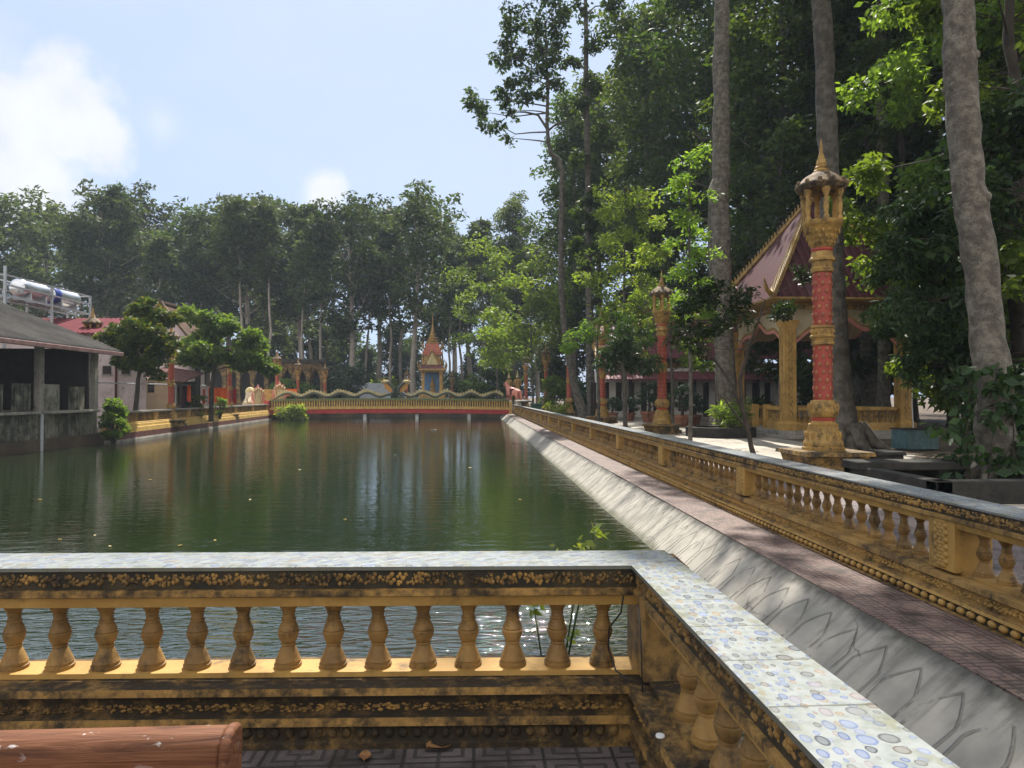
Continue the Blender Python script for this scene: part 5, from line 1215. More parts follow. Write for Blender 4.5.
def low_things():
    # dark stone kerbs and slabs between lamp and big tree
    p = on(905, 486); t = thing('stone_slab_bench', 'low dark mossy stone slab bench at the foot of the lamp column', 'bench', (p.x, p.y, 0), -.04)
    MB().box(-.95, .95, -.3, .3, .30, .44).build('seat', M['dark_stone'], t, bevel=.02); MB().box(-.75, -.45, -.22, .22, 0, .30).build('leg', M['dark_stone'], t); MB().box(.45, .75, -.22, .22, 0, .30).build('leg', M['dark_stone'], t)
    p = on(885, 470); t = thing('stone_block', 'small square dark stone block behind the slab bench', 'stone block', (p.x, p.y+.5, 0), .1)
    mb = MB(); mb.tbox(0, 0, 0, .28, .55, .3, .55, .3); mb.tbox(0, 0, .28, .36, .6, .34, .58, .32); mb.build('block', M['dark_stone'], t, bevel=.02)
    p = on(985, 500); t = thing('tree_kerb', 'dark stone kerb ring around the foot of the leaning pale trunk', 'kerb', (p.x+.2, p.y+.8, 0), 0)
    for a in range(4):
        o = MB().box(-1.25, 1.25, -1.25, -1.0, 0, .34).build('kerb_stone', M['dark_stone'], t, bevel=.02); o.rotation_euler = (0, 0, a*math.pi/2)
    p = on(733, 446); t = thing('tree_planter', 'round-cornered stone planter at the foot of the pale buttressed trunk', 'planter', (at(722, 396, 26).x, 26.2, 0), 0)
    for a in range(8):
        o = MB().box(-.50, .50, -1.2, -1.0, 0, .38).build('kerb_stone', M['dark_stone'], t, bevel=.02); o.rotation_euler = (0, 0, a*math.pi/4)
    MB().lathe([(1.0, .05), (1.0, .28), (.5, .33)], 8).build('soil', M['soil'], t)
    # teal tin box with lid
    p = at(915, 440, 19.6); t = thing('tin_box', 'teal painted tin box with dark lid beside the pavilion', 'box', (p.x, 19.6, -.06), .12); t.scale = (.82, .82, .76)
    mb = MB(); mb.box(-.62, .62, -.4, .4, .12, .85); mb.build('body', M['teal'], t, bevel=.015); MB().box(-.67, .67, -.45, .45, .853, .90).build('lid', M['dark'], t, bevel=.01)
    for x in (-.5, .5): MB().box(x-.05, x+.05, -.3, .3, 0, .12).build('foot', M['dark'], t)
    MB().tube([(.1, .2, .9), (.08, .22, 1.9), (.1, .2, 2.6)], .02, 6).build('pipe', M['plastic_white'], t)
    p = at(878, 452, 17.2); o = MB().tube([(-.2, 0, .10), (.2, .1, .09), (.6, .1, .04), (.9, -.1, .03)], .018, 6).build('pipe', M['plastic_white']); o.location = (p.x, 17.2, 0); tag(o, 'loose white plastic pipe lying before the tin box', 'pipe')
    p = at(520+8, 406, 58); t = thing('green_bin', 'dark green plastic bin near the right bridge end', 'bin', near(536, 57)); MB().tbox(0, 0, 0, .85, .36, .36, .44, .44).build('body', surf('green_plastic', (.02, .09, .05), (.02, .07, .04), .5, 3, bump=0), t, bevel=.03); MB().tbox(0, 0, .85, .95, .48, .48, .42, .42).build('lid', surf('dark_green_plastic', (.015, .06, .035), (.012, .05, .03), .5, 3, bump=0), t)
    p = near(524, 61.5); t = thing('stone_table', 'pale round stone table beside the horse statue', 'table', p); MB().lathe([(.3, 0), (.32, .1), (.2, .25), (.2, .8), (.4, 1.0)], 12).build('pedestal', M['gold_dirty'], t); MB().lathe([(.75, 1.0), (.8, 1.05), (.8, 1.14), (.7, 1.2)], 18).build('tabletop', M['concrete'], t)
low_things()

# ================================================================== NEAR TERRACE
def bench():
    e = on(229, 722, .62); t = thing('bench', 'red-brown painted concrete bench with wood grain and rolled white-chipped top edge', 'bench', (0, 0, 0))
    yc = 2.02; x1 = at(226, 740, yc).x; x0 = x1-1.75
    prof = [(yc-.062, .34), (yc-.060, .56), (yc-.052, .592), (yc-.035, .610), (yc-.01, .618), (yc+.02, .618), (yc+.042, .610), (yc+.055, .59), (yc+.055, .34)]
    MB().prism(prof, 'x', x0, x1).build('backrest', M['bench'], t, ang=30, bevel=.008)
    MB().prism([(a+(.005 if a > yc else -.005), b+(.004 if b > .55 else 0)) for a, b in prof], 'x', x1-.002, x1+.028).build('end_cap', M['bench'], t, ang=30, bevel=.01)
    MB().box(x0, x1-.05, yc-.55, yc-.08, .30, .36).build('seat', M['bench'], t, bevel=.015)
    for x in (x0+.25, x1-.4): MB().box(x-.07, x+.07, yc-.5, yc+.03, 0, .30).build('leg', M['concrete'], t, bevel=.01)
bench()
def fallen(label, px, py, s, rz, mat, curl, seed):
    p = on(px, py, .004); rnd = random.Random(seed); n = 10; V = []; Fc = []
    for th in (0, .0015):
        for i in range(n+1):
            f = i/n; w = .32*math.sin(math.pi*min(1, f*.93+.05))**.8
            for j in (-1, 0, 1): V.append(((f-.5), j*w, .03+curl*(abs(j)*.16+.25*(f-.5)**2)+.015*math.sin(7*f+j)+th))
    K = 3*(n+1)
    for o in (0, K):
        for i in range(n):
            for j in (0, 1): q = o+3*i+j; Fc.append((q, q+1, q+4, q+3))
    o = MB().add(V, Fc).build('fallen_leaf', mat, ang=60); o.scale = (s, s, s); o.location = p; o.rotation_euler = (.05, .05, rz); tag(o, label, 'leaf', 'dry leaves fallen on the terrace')
fallen('curled brown leaf on the floor before the middle of the near rail', 440, 748, .13, .5, M['dry_leaf'], .8, 1)
fallen('yellowish curled leaf on the floor right of the brown one', 527, 744, .12, -.3, M['dry_leaf_yellow'], 1.0, 2)
fallen('small brown leaf lying at the very bottom edge of the floor', 365, 758, .085, 1.6, M['dry_leaf'], .7, 3)
p = Vector((.70, 2.62, .268)); o = MB().lathe([(.016, 0), (.018, .004), (.016, .009), (.004, .011)], 14).build('bottle_cap', M['plastic_white']); o.location = p; tag(o, 'white bottle cap lying on the ledge of the near rail corner', 'bottle cap')
o = MB().tube([(.66, 3.08, .668), (.645, 3.06, .60), (.60, 3.10, .52), (.60, 3.12, .42), (.63, 3.1, .33), (.68, 3.04, .31)], .004, 6).build('cable', M['black'], ang=60); tag(o, 'thin black cable hanging in the corner of the near rail', 'cable')
o = MB().tube([(.70, 2.98, .660), (.69, 2.9, .62), (.685, 2.85, .50), (.69, 2.86, .36), (.70, 2.9, .32)], .0035, 6).build('cable', M['black'], ang=60); tag(o, 'second black cable dangling on the side arm of the near rail', 'cable')

def floaters():
    rnd = random.Random(12)
    for i, (px, py, s) in enumerate(((434, 430, .22), (60, 540, .05), (95, 536, .05), (180, 546, .06), (110, 547, .05), (215, 541, .05), (300, 470, .10), (150, 480, .08), (395, 455, .10), (520, 500, .07), (250, 500, .07), (345, 520, .05), (470, 468, .09), (40, 500, .07))):
        p = on(px, py, WZ); s = s if i == 0 else s*.55; mb = MB(); n = 9; a0 = rnd.random()*6
        V = [(0, 0, .006)]+[(s*math.cos(2*math.pi*k/n)*rnd.uniform(.8, 1.2), s*.6*math.sin(2*math.pi*k/n)*rnd.uniform(.8, 1.2), .012+rnd.uniform(0, .15)*s) for k in range(n)]
        V += [(x, y, z-.008) for x, y, z in V]; Fc = [(0, 1+k, 1+(k+1) % n) for k in range(n)]+[(n+1, n+2+(k+1) % n, n+2+k) for k in range(n)]+[(1+k, n+2+k, n+2+(k+1) % n, 1+(k+1) % n) for k in range(n)]
        o = mb.add(V, Fc).build('floating_leaf', M['plastic_white'] if i == 0 else M['dry_leaf_yellow'] if i % 2 else M['naga_cream'], ang=0); o.location = p; o.rotation_euler = (0, 0, a0)
        if i == 0: o.name = 'floating_scrap'; tag(o, 'white scrap floating on the pond before the footbridge', 'litter')
        else: tag(o, 'small pale leaf floating on the pond', 'leaf', 'leaves floating on the pond')
floaters()

# ================================================================== PLANTS
def weed():
    rng = np.random.default_rng(8); t = thing('water_weed', 'small leafy weed growing up outside the near rail corner', 'weed', (.42, 3.72, -.42)); mb = MB(); C = []
    for (x, z) in ((.16, 1.18), (.02, 1.14), (.22, 1.25), (.0, .55), (.1, .7), (-.1, .85)):
        mb.tube([(0, 0, 0), (x*.4, .0, z*.5), (x, 0, z)], [.008, .006, .003], 5); C.append((x, 0, z))
    mb.build('stem', M['leaf_mid'], t); V, Fq = leaves_np(rng, C, [.06]*len(C), [9]*len(C), .055, .2, .6); npmesh('foliage', V, Fq, M['leaf_bright'], t)
weed()
def nr(px, Y, z=0): p = at(px, 396, Y); return (p.x, Y, z)
bush('bush', 'bright green bush spilling into the water at the shed corner', 'bush', (-14.6, 29.2, -.4), (.62, .6, 1.95), M['leaf_bright'], 21, .16, 2400)
bush('water_plant', 'leafy water plant clump standing in the pond before the footbridge', 'plant', nr(293, 58.5, WZ), (1.5, .9, 1.15), M['leaf_bright'], 22, .26, 1500)
bush('round_bush', 'large round dark bush left of the pale fence panels', 'bush', nr(337, 71), (3.9, 3.2, 5.0), M['leaf_blue'], 23, .35, 6500)
bush('hedge_bush', 'clipped low green bush before the arched hall', 'bush', nr(296, 67.2), (2.7, 1.2, 3.3), M['leaf_mid'], 24, .26, 3500)
bush('flower_shrub', 'small leafy shrub in front of the lean-to and robes', 'shrub', nr(197, 42.0), (.75, .6, 1.95), M['leaf_mid'], 25, .16, 900)
bush('flower_shrub', 'small shrub overhanging the left bank wall with its pot', 'shrub', (-15.95, 45.0, .1), (.45, .45, 1.5), M['leaf_mid'], 26, .14, 600)
bush('shrub', 'green shrub under the orange lamp column', 'shrub', nr(553, 60), (1.7, 1.5, 3.4), M['leaf_mid'], 27, .25, 2600)
bush('shrub', 'low yellow-green shrub before the leaning grey trunk', 'shrub', nr(557, 47), (1.0, .9, 1.4), M['leaf_bright'], 28, .18, 1300)
bush('shrub', 'spiky pale shrub in the stone planter by the buttressed trunk', 'shrub', nr(733, 25.6, .3), (.85, .6, 1.2), M['leaf_bright'], 29, .30, 420, width=.2)
bush('shrub', 'dark shrub behind the farther lamp column', 'shrub', nr(585, 52), (1.8, 1.5, 3.0), M['leaf_dark'], 30, .25, 2600)
for i, (px, Y, r, lb) in enumerate(((462, 84, (3, 2.4, 4.6), 'bright understorey shrub right of the spired shrine'), (478, 80, (3, 2.4, 3.4), 'wide understorey shrub before the far right wood'),
                                    (384, 88, (2.6, 2, 4.0), 'understorey shrub above the pale fence panels'), (497, 78, (2.6, 2, 5.0), 'light understorey shrub left of the horse statue'))): bush('wood_shrub', lb, 'shrub', nr(px, Y), r, M['leaf_mid'], 60+i, .38, 2400)

# garden trees on the left bank
g0 = nr(135, 33.5); A = lambda px, py, Y: at(px, py, Y)
custom_tree('garden_tree', 'round clipped garden tree on a thin trunk before the pink house', 'tree', [g0, A(136, 405, 33.5), A(138, 380, 33.5), A(141, 365, 33.5), A(143, 345, 33.5), A(143, 325, 33.5)], [.13, .11, .09, .08, .06, .03],
            [(A(px, py, 33.5+dy), r, k) for px, py, dy, r, k in ((125, 330, 0, .85, 800), (142, 315, .2, .85, 800), (160, 325, 0, .85, 800), (118, 345, .3, .75, 650), (135, 352, -.5, .9, 850), (158, 350, .2, .85, 800), (165, 340, -.3, .7, 600), (112, 338, 0, .55, 400), (145, 365, 0, .75, 600), (128, 362, 0, .6, 500), (150, 335, -.9, .9, 800), (130, 340, .9, .9, 800), (150, 306, 0, .5, 300))], M['bark_dark'], M['leaf_garden'], 71, .22, dens=1.6)
g1 = nr(211, 43)
custom_tree('garden_tree', 'spreading light green garden tree above the orange robes', 'tree', [g1, A(212, 385, 43), A(214, 370, 43), A(219, 350, 43)], [.15, .13, .11, .07],
            [(A(px, py, 43+dy), r*.83, k) for px, py, dy, r, k in ((200, 320, 0, 1.23, 1050), (215, 330, .5, 1.56, 1350), (235, 332, 0, 1.43, 1350), (205, 345, 0, 1.69, 1425), (228, 350, -.8, 1.56, 1350), (245, 350, .3, 1.43, 1200), (258, 358, 0, 1.17, 975), (265, 366, 0, 0.78, 525), (196, 355, .5, 1.17, 975), (240, 362, 0, 1.17, 975), (215, 362, .6, .9, 600))], M['bark_dark'], M['leaf_bright'], 72, .28, dens=1.7)

# the two leaning grey trees of the right bank
def path(pts, Y): return [A(px, py, Y) for px, py in pts]
custom_tree('crooked_tree', 'slender grey tree with an elbow in its trunk leaning over the right bank', 'tree', [nr(584, 44)]+path([(582, 412), (575, 388), (568, 351), (564, 325), (561, 285), (561, 240), (562, 200), (562, 172), (559, 160), (551, 154), (548, 140), (547, 120), (548, 86), (546, 56), (546, 25)], 44),
            [.36, .30, .25, .22, .20, .18, .17, .165, .17, .16, .14, .13, .12, .10, .08, .04],
            [(A(px, py, 44+dy), r, k) for px, py, dy, r, k in ((470, 98, 0, .75, 180), (484, 112, .5, .8, 200), (497, 124, -.4, .7, 170), (510, 138, 0, .45, 70), (500, 96, .3, .8, 190), (520, 92, -.5, .9, 220), (506, 62, 0, .85, 230), (525, 55, .6, 1.0, 270), (540, 70, -.5, .8, 200), (516, 30, 0, 1.0, 260), (536, 28, .7, 1.1, 300), (552, 20, -.4, 1.0, 260), (545, 0, 0, 1.2, 320), (560, 45, .5, .8, 180), (525, -20, 0, 1.3, 320), (560, -30, 0, 1.4, 340), (512, 110, .2, .6, 120), (530, 45, .3, .9, 210), (550, 60, -.3, .8, 180), (555, 85, .3, .8, 180), (540, 95, -.2, .6, 120), (525, 75, .2, .8, 190), (512, 82, 0, .7, 160), (562, 20, .4, .9, 200), (500, 45, .2, .7, 150), (512, 12, -.3, .9, 200))],
            M['bark'], M['leaf_crooked'], 81, .30, extra=[(path([(548, 130), (538, 115), (525, 112), (510, 112)], 44), [.10, .08, .06, .03]), (path([(549, 130), (556, 124), (566, 121), (574, 118)], 44), [.08, .06, .04, .015])], width=.5, dens=1.15, flat=1.0, droop=.6)
custom_tree('ivy_tree', 'straight grey tree wrapped in ivy right behind the crooked one', 'tree', [nr(594, 48)]+path([(592, 405), (590, 370), (590, 330), (589, 280), (588, 230), (588, 180), (587, 130), (586, 80), (586, 30), (585, -40)], 48),
            [.44, .36, .30, .27, .25, .24, .22, .21, .19, .15, .1],
            [(A(px, py, 48+dy), r, k) for px, py, dy, r, k in ((588, 225, -.3, .9, 600), (588, 200, -.2, .8, 500), (586, 248, -.3, .9, 500), (590, 265, -.2, .7, 300), (575, 160, 0, .9, 220), (598, 130, .5, 1.0, 260), (578, 105, -.4, .9, 240), (600, 85, 0, 1.0, 260), (572, 60, .4, .9, 220), (595, 40, -.5, 1.1, 280), (580, 10, 0, 1.2, 300), (610, 5, .5, 1.3, 320), (600, -40, 0, 1.6, 380))],
            M['bark'], M['leaf_forest'], 82, .36, width=.5)
# big bare trunks
custom_tree('tall_tree', 'big pale mottled trunk leaning left, with vines at its foot, nearest on the right', 'tree', [nr(1003, 11.6, 0)]+path([(1000, 470), (996, 420), (989, 340), (981, 270), (971, 200), (963, 130), (960, 60), (958, 0), (955, -120)], 11.6)+[A(955, -120, 11.6)+Vector((.1, .2, 5)), A(955, -120, 11.6)+Vector((-.4, .6, 9))],
            [.42, .34, .295, .275, .265, .26, .25, .245, .24, .22, .17, .06],
            [(Vector((8.0+x, 12+y, z)), r, k) for x, y, z, r, k in ((-3, 2, 16.5, 1.7, 500), (-1, 5, 18, 1.9, 560), (2, 3, 17, 1.8, 500), (-4, 5.5, 19, 1.8, 520), (0, -2, 18, 1.8, 480), (3, -1, 19, 1.7, 460))],
            M['bark_pale'], M['leaf_forest'], 83, .34, n=20)
custom_tree('tall_tree', 'dark tall trunk rising right behind the nearest lamp column', 'tree', [nr(848, 19.2)]+path([(846, 440), (842, 410), (837, 360), (834, 300), (831, 230), (828, 150), (825, 80), (822, 0), (818, -120)], 19.2)+[A(818, -120, 19.2)+Vector((0, 0, 6)), A(818, -120, 19.2)+Vector((.3, .5, 10))],
            [.60, .42, .36, .33, .31, .29, .27, .255, .24, .22, .18, .06],
            [(Vector((9.0+x, 19.5+y, z)), r, k) for x, y, z, r, k in ((-3, 0, 21, 2, 560), (-5, -1, 22, 1.8, 500), (0, 3, 23, 2, 560), (2, -2, 22, 2, 540), (0, 0, 26, 2.2, 600), (-6.5, 0, 23, 1.5, 400), (-4, -5, 22.5, 1.6, 420))],
            M['bark'], M['leaf_forest'], 84, .36, n=14)
custom_tree('tall_tree', 'pale buttressed tall trunk rising between the hall and the pavilion', 'tree', [nr(728, 28)]+path([(728, 425), (727, 400), (724, 340), (722, 280), (720, 215), (718, 192), (721, 180), (721, 110), (721, 50), (722, -10), (722, -120)], 28)+[A(722, -120, 28)+Vector((0, 0, 6))],
            [.72, .46, .40, .38, .36, .35, .42, .35, .33, .31, .29, .24, .1],
            [(Vector((9.6+x, 28+y, z)), r, k) for x, y, z, r, k in ((-3, 0, 25, 2, 500), (-4, 3, 27, 2, 500), (2, 2, 26, 2.2, 520), (3, -2, 28, 2, 500), (0, 0, 30, 2.4, 600), (-2, -3, 27, 2, 500))],
            M['bark_pale'], M['leaf_forest'], 85, .40, n=16)
custom_tree('tall_tree', 'thin far trunk high up right of the lamp column spire', 'tree', [nr(884, 33)]+path([(884, 400), (883, 200), (881, 100), (880, 0), (879, -100)], 33), [.35, .3, .26, .24, .22, .15],
            [(A(px, py, 33), 2.2, 520) for px, py in ((850, -60), (900, -90), (930, -30), (870, -130), (830, -20))], M['bark_pale'], M['leaf_forest'], 86, .40)
# pinnate young tree before the buttressed trunk and saplings around the lamps
custom_tree('young_tree', 'young feathery tree with thin forked stem in front of the buttressed trunk', 'tree', [nr(755, 15.5)]+path([(750, 440), (742, 405), (740, 380), (748, 350), (757, 325), (765, 300)], 15.5), [.07, .055, .05, .045, .035, .025, .015],
            [(A(px, py, 15.5+dy), r, k) for px, py, dy, r, k in ((700, 290, .2, .48, 330), (715, 320, 0, .5, 360), (735, 300, -.3, .5, 340), (700, 345, .3, .42, 280), (780, 310, .2, .45, 320), (690, 310, 0, .4, 260), (800, 275, .3, .35, 200), (712, 300, .2, .4, 240), (680, 335, .2, .4, 220))],
            M['bark_dark'], M['leaf_dark'], 91, .14, extra=[(path([(742, 410), (732, 385), (715, 360), (700, 345)], 15.5), [.04, .03, .025, .012]), (path([(744, 425), (725, 400), (708, 385)], 15.5), [.025, .02, .01])], width=.38)
custom_tree('sapling', 'slim sapling with dark drooping crown left of the nearer lamp column', 'tree', [nr(626, 27.5)]+path([(625, 415), (624, 390), (622, 365), (624, 345)], 27.5), [.10, .085, .08, .06, .03],
            [(A(px, py, 27.5+dy), r, k) for px, py, dy, r, k in ((615, 350, 0, .65, 420), (635, 345, .2, .65, 420), (625, 335, -.3, .7, 420), (608, 362, 0, .5, 300), (642, 362, 0, .5, 300), (628, 360, .4, .6, 360))], M['bark'], M['leaf_dark'], 92, .26, droop=.9, width=.3)
sap = [('tall bright sapling rising above the nearer lamp column', 690, 23, [(684, 160), (682, 185), (690, 200), (680, 215), (695, 230), (685, 245), (700, 255), (690, 275), (705, 285), (692, 300), (712, 310)], .50, 210, 'leaf_bright'),
       ('yellow-green sapling lit from behind right of the ivy tree', 625, 36, [(625, 190), (640, 205), (612, 215), (650, 225), (625, 235), (605, 250), (645, 255), (620, 270), (655, 250), (600, 285), (640, 285), (620, 305), (655, 300), (600, 320), (640, 322)], .85, 260, 'leaf_bright'),
       ('dark leafy young tree around the head of the nearer lamp column', 672, 31, [(680, 300), (662, 312), (690, 320), (640, 310), (702, 340), (640, 335), (690, 345), (700, 362)], .7, 260, 'leaf_mid'),
       ('bushy green young tree crossing the farther lamp column', 598, 33, [(588, 328), (578, 338), (614, 332), (572, 348), (630, 330), (622, 318)], .55, 190, 'leaf_mid'),
       ('wide light green tree left of the crooked trunk', 532, 58, [(532, 270), (515, 290), (545, 285), (500, 310), (530, 305), (555, 305), (515, 330), (540, 325), (495, 335), (525, 340), (505, 350), (497, 362), (540, 300)], 1.4, 380, 'leaf_bright'),
       ('tall pale green tree behind the horse statue', 497, 74, [(485, 250), (470, 265), (495, 270), (480, 290), (500, 300), (470, 310), (490, 330), (475, 340), (505, 335), (488, 360), (510, 350)], 1.8, 420, 'leaf_mid'),
       ('dense mid green tree behind the orange lamp column', 575, 68, [(575, 300), (560, 315), (580, 330), (565, 335), (590, 310), (598, 290), (608, 310), (600, 340), (575, 280)], 1.5, 420, 'leaf_mid')]
for i, (lb, px, Y, cl, r, k, mt) in enumerate(sap):
    rr = random.Random(100+i); ys = [q[1] for q in cl]; top = min(ys)
    custom_tree('sapling', lb, 'tree', [nr(px, Y), A(px+1, 400, Y), A(px-1, (400+top)/2, Y), A(px, top+8, Y)], [.012*Y**.5*1.3, .011*Y**.5*1.2, .01*Y**.5, .02], [(A(qx, qy, Y+rr.gauss(0, r)), r*rr.uniform(.9, 1.45), int(k*1.15)) for qx, qy in cl], M['bark'], M[mt], 110+i, .17*(Y/23)**.75, width=.42)

# mango tree and vine curtains on the right
rm = random.Random(7)
cl = []
for k in range(70):
    px = rm.uniform(885, 962); py = rm.uniform(190, 400)
    edge = 890+max(0, (230-py)*.6) if py < 330 else 908
    if px < edge or py > 372+rm.uniform(-10, 10): continue
    cl.append((A(px, py, 16.6+rm.gauss(0, .7)), rm.uniform(.45, .7), 330))
custom_tree('mango_tree', 'dark glossy mango tree with long drooping leaves crowding the pavilion', 'tree', [nr(992, 17.5)]+path([(990, 430), (978, 380), (950, 320), (925, 260), (915, 215)], 17.5), [.2, .17, .15, .12, .09, .05], cl, M['bark_dark'], M['leaf_dark'], 121, .22, droop=.9, width=.28)
def curtain(name, label, base, pts, seed, leaf, size, k, r, bark, droop=.6, width=.5):
    p = [(base[0]+.12*math.sin(k*1.7), base[1]+.1*math.cos(k*2.1), base[2]+pts[0]*k/9) for k in range(10)]; rr = random.Random(seed); cl = []
    for _ in range(pts[1]):
        a = rr.random()*6.28; q = pts[2]*math.sqrt(rr.uniform(.15, 1)); z = rr.uniform(pts[3], pts[0]*1.05); w = 1-.55*abs(z/pts[0]-.55)
        cl.append(((base[0]+q*w*math.cos(a), base[1]+q*w*math.sin(a), z), r*rr.uniform(.7, 1.2), k))
    custom_tree(name, label, 'tree', p, [.26, .22, .2, .18, .16, .14, .12, .10, .07, .04], cl, bark, leaf, seed, size, droop=droop, width=width)
curtain('vine_tree', 'leafy vine-hung tree filling the view right of the leaning pale trunk', (13.6, 16.8, 0), (16, 64, 4.0, 1.0), 131, M['leaf_mid'], .24, 420, .95, M['bark_dark'])
curtain('vine_tree', 'tall vine-hung tree behind the leaning pale trunk and the mango', (18.3, 22.5, 0), (20, 76, 4.6, 3.5), 132, M['leaf_mid'], .28, 420, 1.15, M['bark_dark'])
curtain('vine_tree', 'leafy tree with hanging vines above the right side of the pavilion roof', (20.8, 33, 0), (24, 74, 5.2, 5.0), 133, M['leaf_forest'], .32, 420, 1.4, M['bark_dark'])
curtain('vine_tree', 'dark leafy tree at the right picture edge low behind the kerb ring', (12.4, 14.2, 0), (7.5, 34, 2.6, .6), 134, M['leaf_dark'], .22, 380, .8, M['bark_dark'])
curtain('vine_tree', 'dense dark tree directly behind the pavilion', (19.5, 38, 0), (19, 54, 5.5, 1.0), 135, M['leaf_forest'], .36, 380, 1.6, M['bark_dark'])
def vine():
    rng = np.random.default_rng(5); p = nr(1000, 11.2); t = thing('climbing_vine', 'dark broad-leaved climbing vine around the foot of the leaning pale trunk', 'vine', p); mb = MB(); C, CR, CN = [], [], []; rnd = random.Random(4)
    for k in range(60):
        z = rnd.uniform(.1, 2.0)**1.0; a = rnd.uniform(2.4, 6.6); q = rnd.uniform(.35, .62+.25*(z < 1.2)); c = (q*math.cos(a)-.06*z, q*math.sin(a)*.8+.25, z); C.append(c); CR.append(.16); CN.append(11)
    for k in range(7): mb.tube([(.4*math.cos(k), .3*math.sin(k)+.2, 0), (.42*math.cos(k+.4)-.05, .35*math.sin(k+.4)+.25, 1.0), (.38*math.cos(k+.8)-.12, .3*math.sin(k+.8)+.25, 2.1)], [.015, .012, .006], 5)
    mb.build('stem', M['bark_dark'], t); V, Fq = leaves_np(rng, C, CR, CN, .20, .8, .55); npmesh('foliage', V, Fq, M['leaf_dark'], t)
vine()

# ================================================================== THE WOOD
def flatprof(f): return (.42+.58*math.sin(math.pi*min(1, .10+.72*f)))*(1 if f < .9 else .8)
wood = []
for i in range(5):
    g = tree_geo(200+i, 26+1.0*i, .40+.03*i, 11.0-1.2*(i % 3), 6.6, nlimb=25, clump=1.4, nleaf=46, size=.66, sway=.03, up=.5, prof=flatprof, twigs=3)
    wood.append(g)
back = [  # px, Y, variant, scale, landmark
    (-45, 92, 0, 1.0, 'beyond the left picture edge of the shed roof'), (2, 84, 1, .93, 'behind the plain water tank'), (48, 90, 2, .96, 'behind the blue-banded water tank'), (103, 82, 3, .88, 'with a pale trunk behind the dull red roof'),
    (140, 96, 4, 1.0, 'behind the round clipped garden tree'), (186, 86, 0, .95, 'behind the brown gable roof'), (228, 94, 1, 1.02, 'behind the lamp column among the robes'), (262, 100, 2, 1.05, 'behind the spreading garden tree'),
    (302, 86, 3, .90, 'with a pale trunk behind the low hedge'), (351, 80, 4, .84, 'with a bright pale trunk behind the round bush'), (379, 90, 0, 1.02, 'with a dark trunk behind the fence panels'), (414, 78, 1, .92, 'with a straight pale trunk left of the shrine'),
    (440, 96, 2, 1.0, 'directly behind the shrine'), (470, 104, 3, .92, 'right of the shrine'), (505, 98, 4, .82, 'behind the horse statue'), (538, 90, 0, .80, 'behind the orange lamp column'),
    (-80, 118, 2, 1.15, 'farthest left in the second row'), (25, 120, 3, 1.12, 'in the second row between the tanks'), (80, 116, 4, 1.1, 'in the second row left of the round tree'), (165, 122, 1, 1.15, 'in the second row above the gable ridge'), (208, 118, 2, 1.18, 'in the second row right of the gable'),
    (285, 124, 0, 1.2, 'in the second row above the arched hall'), (330, 116, 1, 1.16, 'in the second row above the round bush'), (455, 126, 4, 1.1, 'in the second row right of the spire'), (500, 122, 2, 1.0, 'in the second row behind the pale green tree'), (120, 104, 0, 1.03, 'between the two rows left of the gable'), (245, 84, 4, .86, 'in front of the rest behind the arched hall')]
back += [(px, 142+6*(k % 3), k % 5, 1.22, 'of the last row, glimpsed only through the trees before it') for k, px in enumerate(range(-60, 560, 44)) if px < 330 and k % 2 == 0]
proto = {}
for px, Y, v, s, lm in back:
    s *= .95
    lb = 'tall forest tree '+lm; loc = nr(px, Y)
    if v not in proto: t = tree('forest_tree', lb, 'tree', loc, wood[v], M['bark_far'], M['leaf_far'], rz=px*.37, group='tall trees of the wood beyond the pond'); proto[v] = t; t.scale = (s, s, s)
    else: dup(proto[v], loc, px*.37, s, lb)
slim = [tree_geo(215+i, 24+2*i, .21+.03*i, 14.0+i, 3.4, nlimb=13, clump=1.2, nleaf=60, size=.56, sway=.03, up=.6) for i in range(2)]
sproto = {}
for i, (px, Y, lm) in enumerate(((72, 80, 'right of the water tanks'), (122, 84, 'left of the round garden tree'), (161, 79, 'over the gable peak'), (196, 84, 'right of the brown gable'), (241, 80, 'above the spreading garden tree'), (270, 78, 'left of the arched hall roof'), (299, 77, 'right of the arched hall roof'), (309, 88, 'just right of its slim twin'),
        (324, 80, 'left of the round bush'), (366, 83, 'above the fence panels'), (389, 82, 'right of the fence panels'), (401, 90, 'left of the straight pale trunk'), (448, 84, 'right of the shrine spire'), (460, 92, 'amid the bright understorey shrubs'), (486, 88, 'left of the pale green tree'), (513, 92, 'behind the horse statue crowns'))):
    lb = 'slim pale-trunked forest tree '+lm; v = i % 2; loc = nr(px, Y); sv = .9+.12*math.sin(i*1.9)
    if v not in sproto: t = tree('slim_forest_tree', lb, 'tree', loc, slim[v], M['bark_far'], M['leaf_far'], rz=i, group='slim trees at the front of the wood'); sproto[v] = t; t.scale = (sv, sv, sv)
    else: dup(sproto[v], loc, i*1.1, sv, lb)
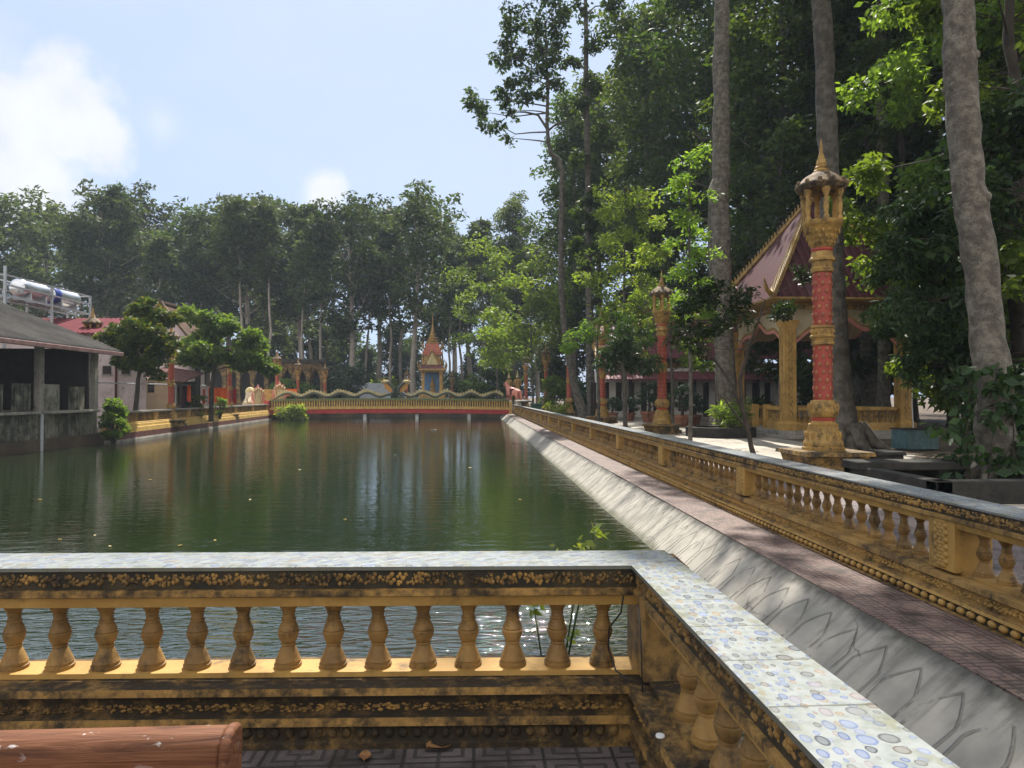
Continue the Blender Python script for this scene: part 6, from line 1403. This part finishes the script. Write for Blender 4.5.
# lower trees filling the foot of the wood
und = [tree_geo(230+i, 10.5, .18, 1.5, 3.4, nlimb=16, clump=1.25, nleaf=70, size=.48, up=.4, twigs=4) for i in range(3)]
ul = [(-30, 100), (18, 96), (60, 98), (95, 94), (125, 92), (150, 104), (178, 98), (205, 92), (238, 102), (268, 92), (288, 106), (318, 94), (345, 102), (368, 98), (394, 112), (520, 104), (545, 96), (410, 116), (440, 120), (470, 114), (498, 108), (40, 110), (255, 112), (335, 112), (190, 112), (110, 114)]
uproto = {}
for i, (px, Y) in enumerate(ul):
    v = i % 3; s = (1.0+.25*math.sin(i*2.3))*(.8 if px in (410, 440, 470, 498) else 1); loc = nr(px, Y); lb = 'low bushy tree in the dark foot of the wood beyond the pond'
    if v not in uproto: t = tree('understorey_tree', lb, 'tree', loc, und[v], M['bark_dark'], M['leaf_far'], rz=i, group='low trees at the foot of the far wood'); uproto[v] = t; t.scale = (s, s, s)
    else: dup(uproto[v], loc, i*1.3, s, lb)
# high forest on the right
rf = [tree_geo(260+i, 36+i, .45, 9.0+2*i, 6.0, nlimb=26, clump=1.6, nleaf=95, size=.50, sway=.012, up=.45, twigs=4, prof=lambda f: .55+.45*math.sin(math.pi*min(1, .15+.85*f))) for i in range(4)]
rl = [(9.5, 66, 0, .82, 'left of the others behind the yellow-green sapling'), (14.5, 58, 1, .95, 'behind the long hall roof'), (19, 66, 2, 1.0, 'behind the hall, second from its left end'), (17.5, 50, 3, .95, 'above the hall roof beside the buttressed trunk'), (23, 56, 0, 1.05, 'above the right end of the hall'),
      (25, 44, 1, 1.0, 'behind the pavilion roof peak'), (30, 52, 2, 1.05, 'deep behind the pavilion'), (21, 36, 3, .9, 'right behind the pavilion'), (29, 38, 0, 1.0, 'above the mango tree'), (27, 29, 1, .95, 'above the vine-hung trees'), (36, 44, 2, 1.05, 'deep behind the mango tree'), (35, 32, 3, 1.0, 'deep behind the vine-hung trees'),
      (24, 22, 2, .9, 'right of the leaning pale trunk'), (13, 80, 1, .95, 'far behind the crooked tree'), (21, 84, 3, 1.05, 'far behind the ivy tree'), (29, 76, 0, 1.1, 'far behind the hall'), (5, 88, 2, .72, 'small with distance behind the wide light green tree'), (39, 62, 1, 1.1, 'far behind the pavilion roof'), (12.6, 70, 3, .9, 'close behind the ivy tree'), (16.8, 37.5, 1, .8, 'between the pavilion and the hall, shading the pavilion roof')]
rproto = {}
for x, y, v, s, lm in rl:
    lb = 'high dark forest tree '+lm
    if v not in rproto: t = tree('canopy_tree', lb, 'tree', (x, y, 0), rf[v], M['bark_pale'] if v % 2 else M['bark'], M['leaf_forest'], rz=x, group='high forest trees behind the right bank'); rproto[v] = t; t.scale = (s, s, s)
    else: dup(rproto[v], (x, y, 0), x*1.7, s, lb)
for i, (x, y) in enumerate(((14, 64), (19, 60), (24, 62), (28, 48), (24, 34), (29, 27), (21, 27.5), (33, 40), (17, 72), (10, 76), (26, 40))):
    dup(uproto[i % 3], (x, y, 0), i*2.1, 1.05+.1*(i % 3), 'low bushy tree in the shade behind the right bank buildings', 'low trees behind the right bank')

# ================================================================== AIR
def haze():
    o = MB().box(-120, 90, -15, 175, -2.2, 50).build('haze', M['dark'], ang=0); o['kind'] = 'stuff'
    m, nt, n, out = newmat('thin_air'); o.data.materials[0] = m
    v = n('ShaderNodeVolumePrincipled', inp={'Color': (0.74, 0.86, 1.0, 1), 'Density': HAZE, 'Anisotropy': 0.0}); nt.links.new(v.outputs[0], out.inputs[1])
    o.display_type = 'WIRE'
HAZE = 0.00055
haze()
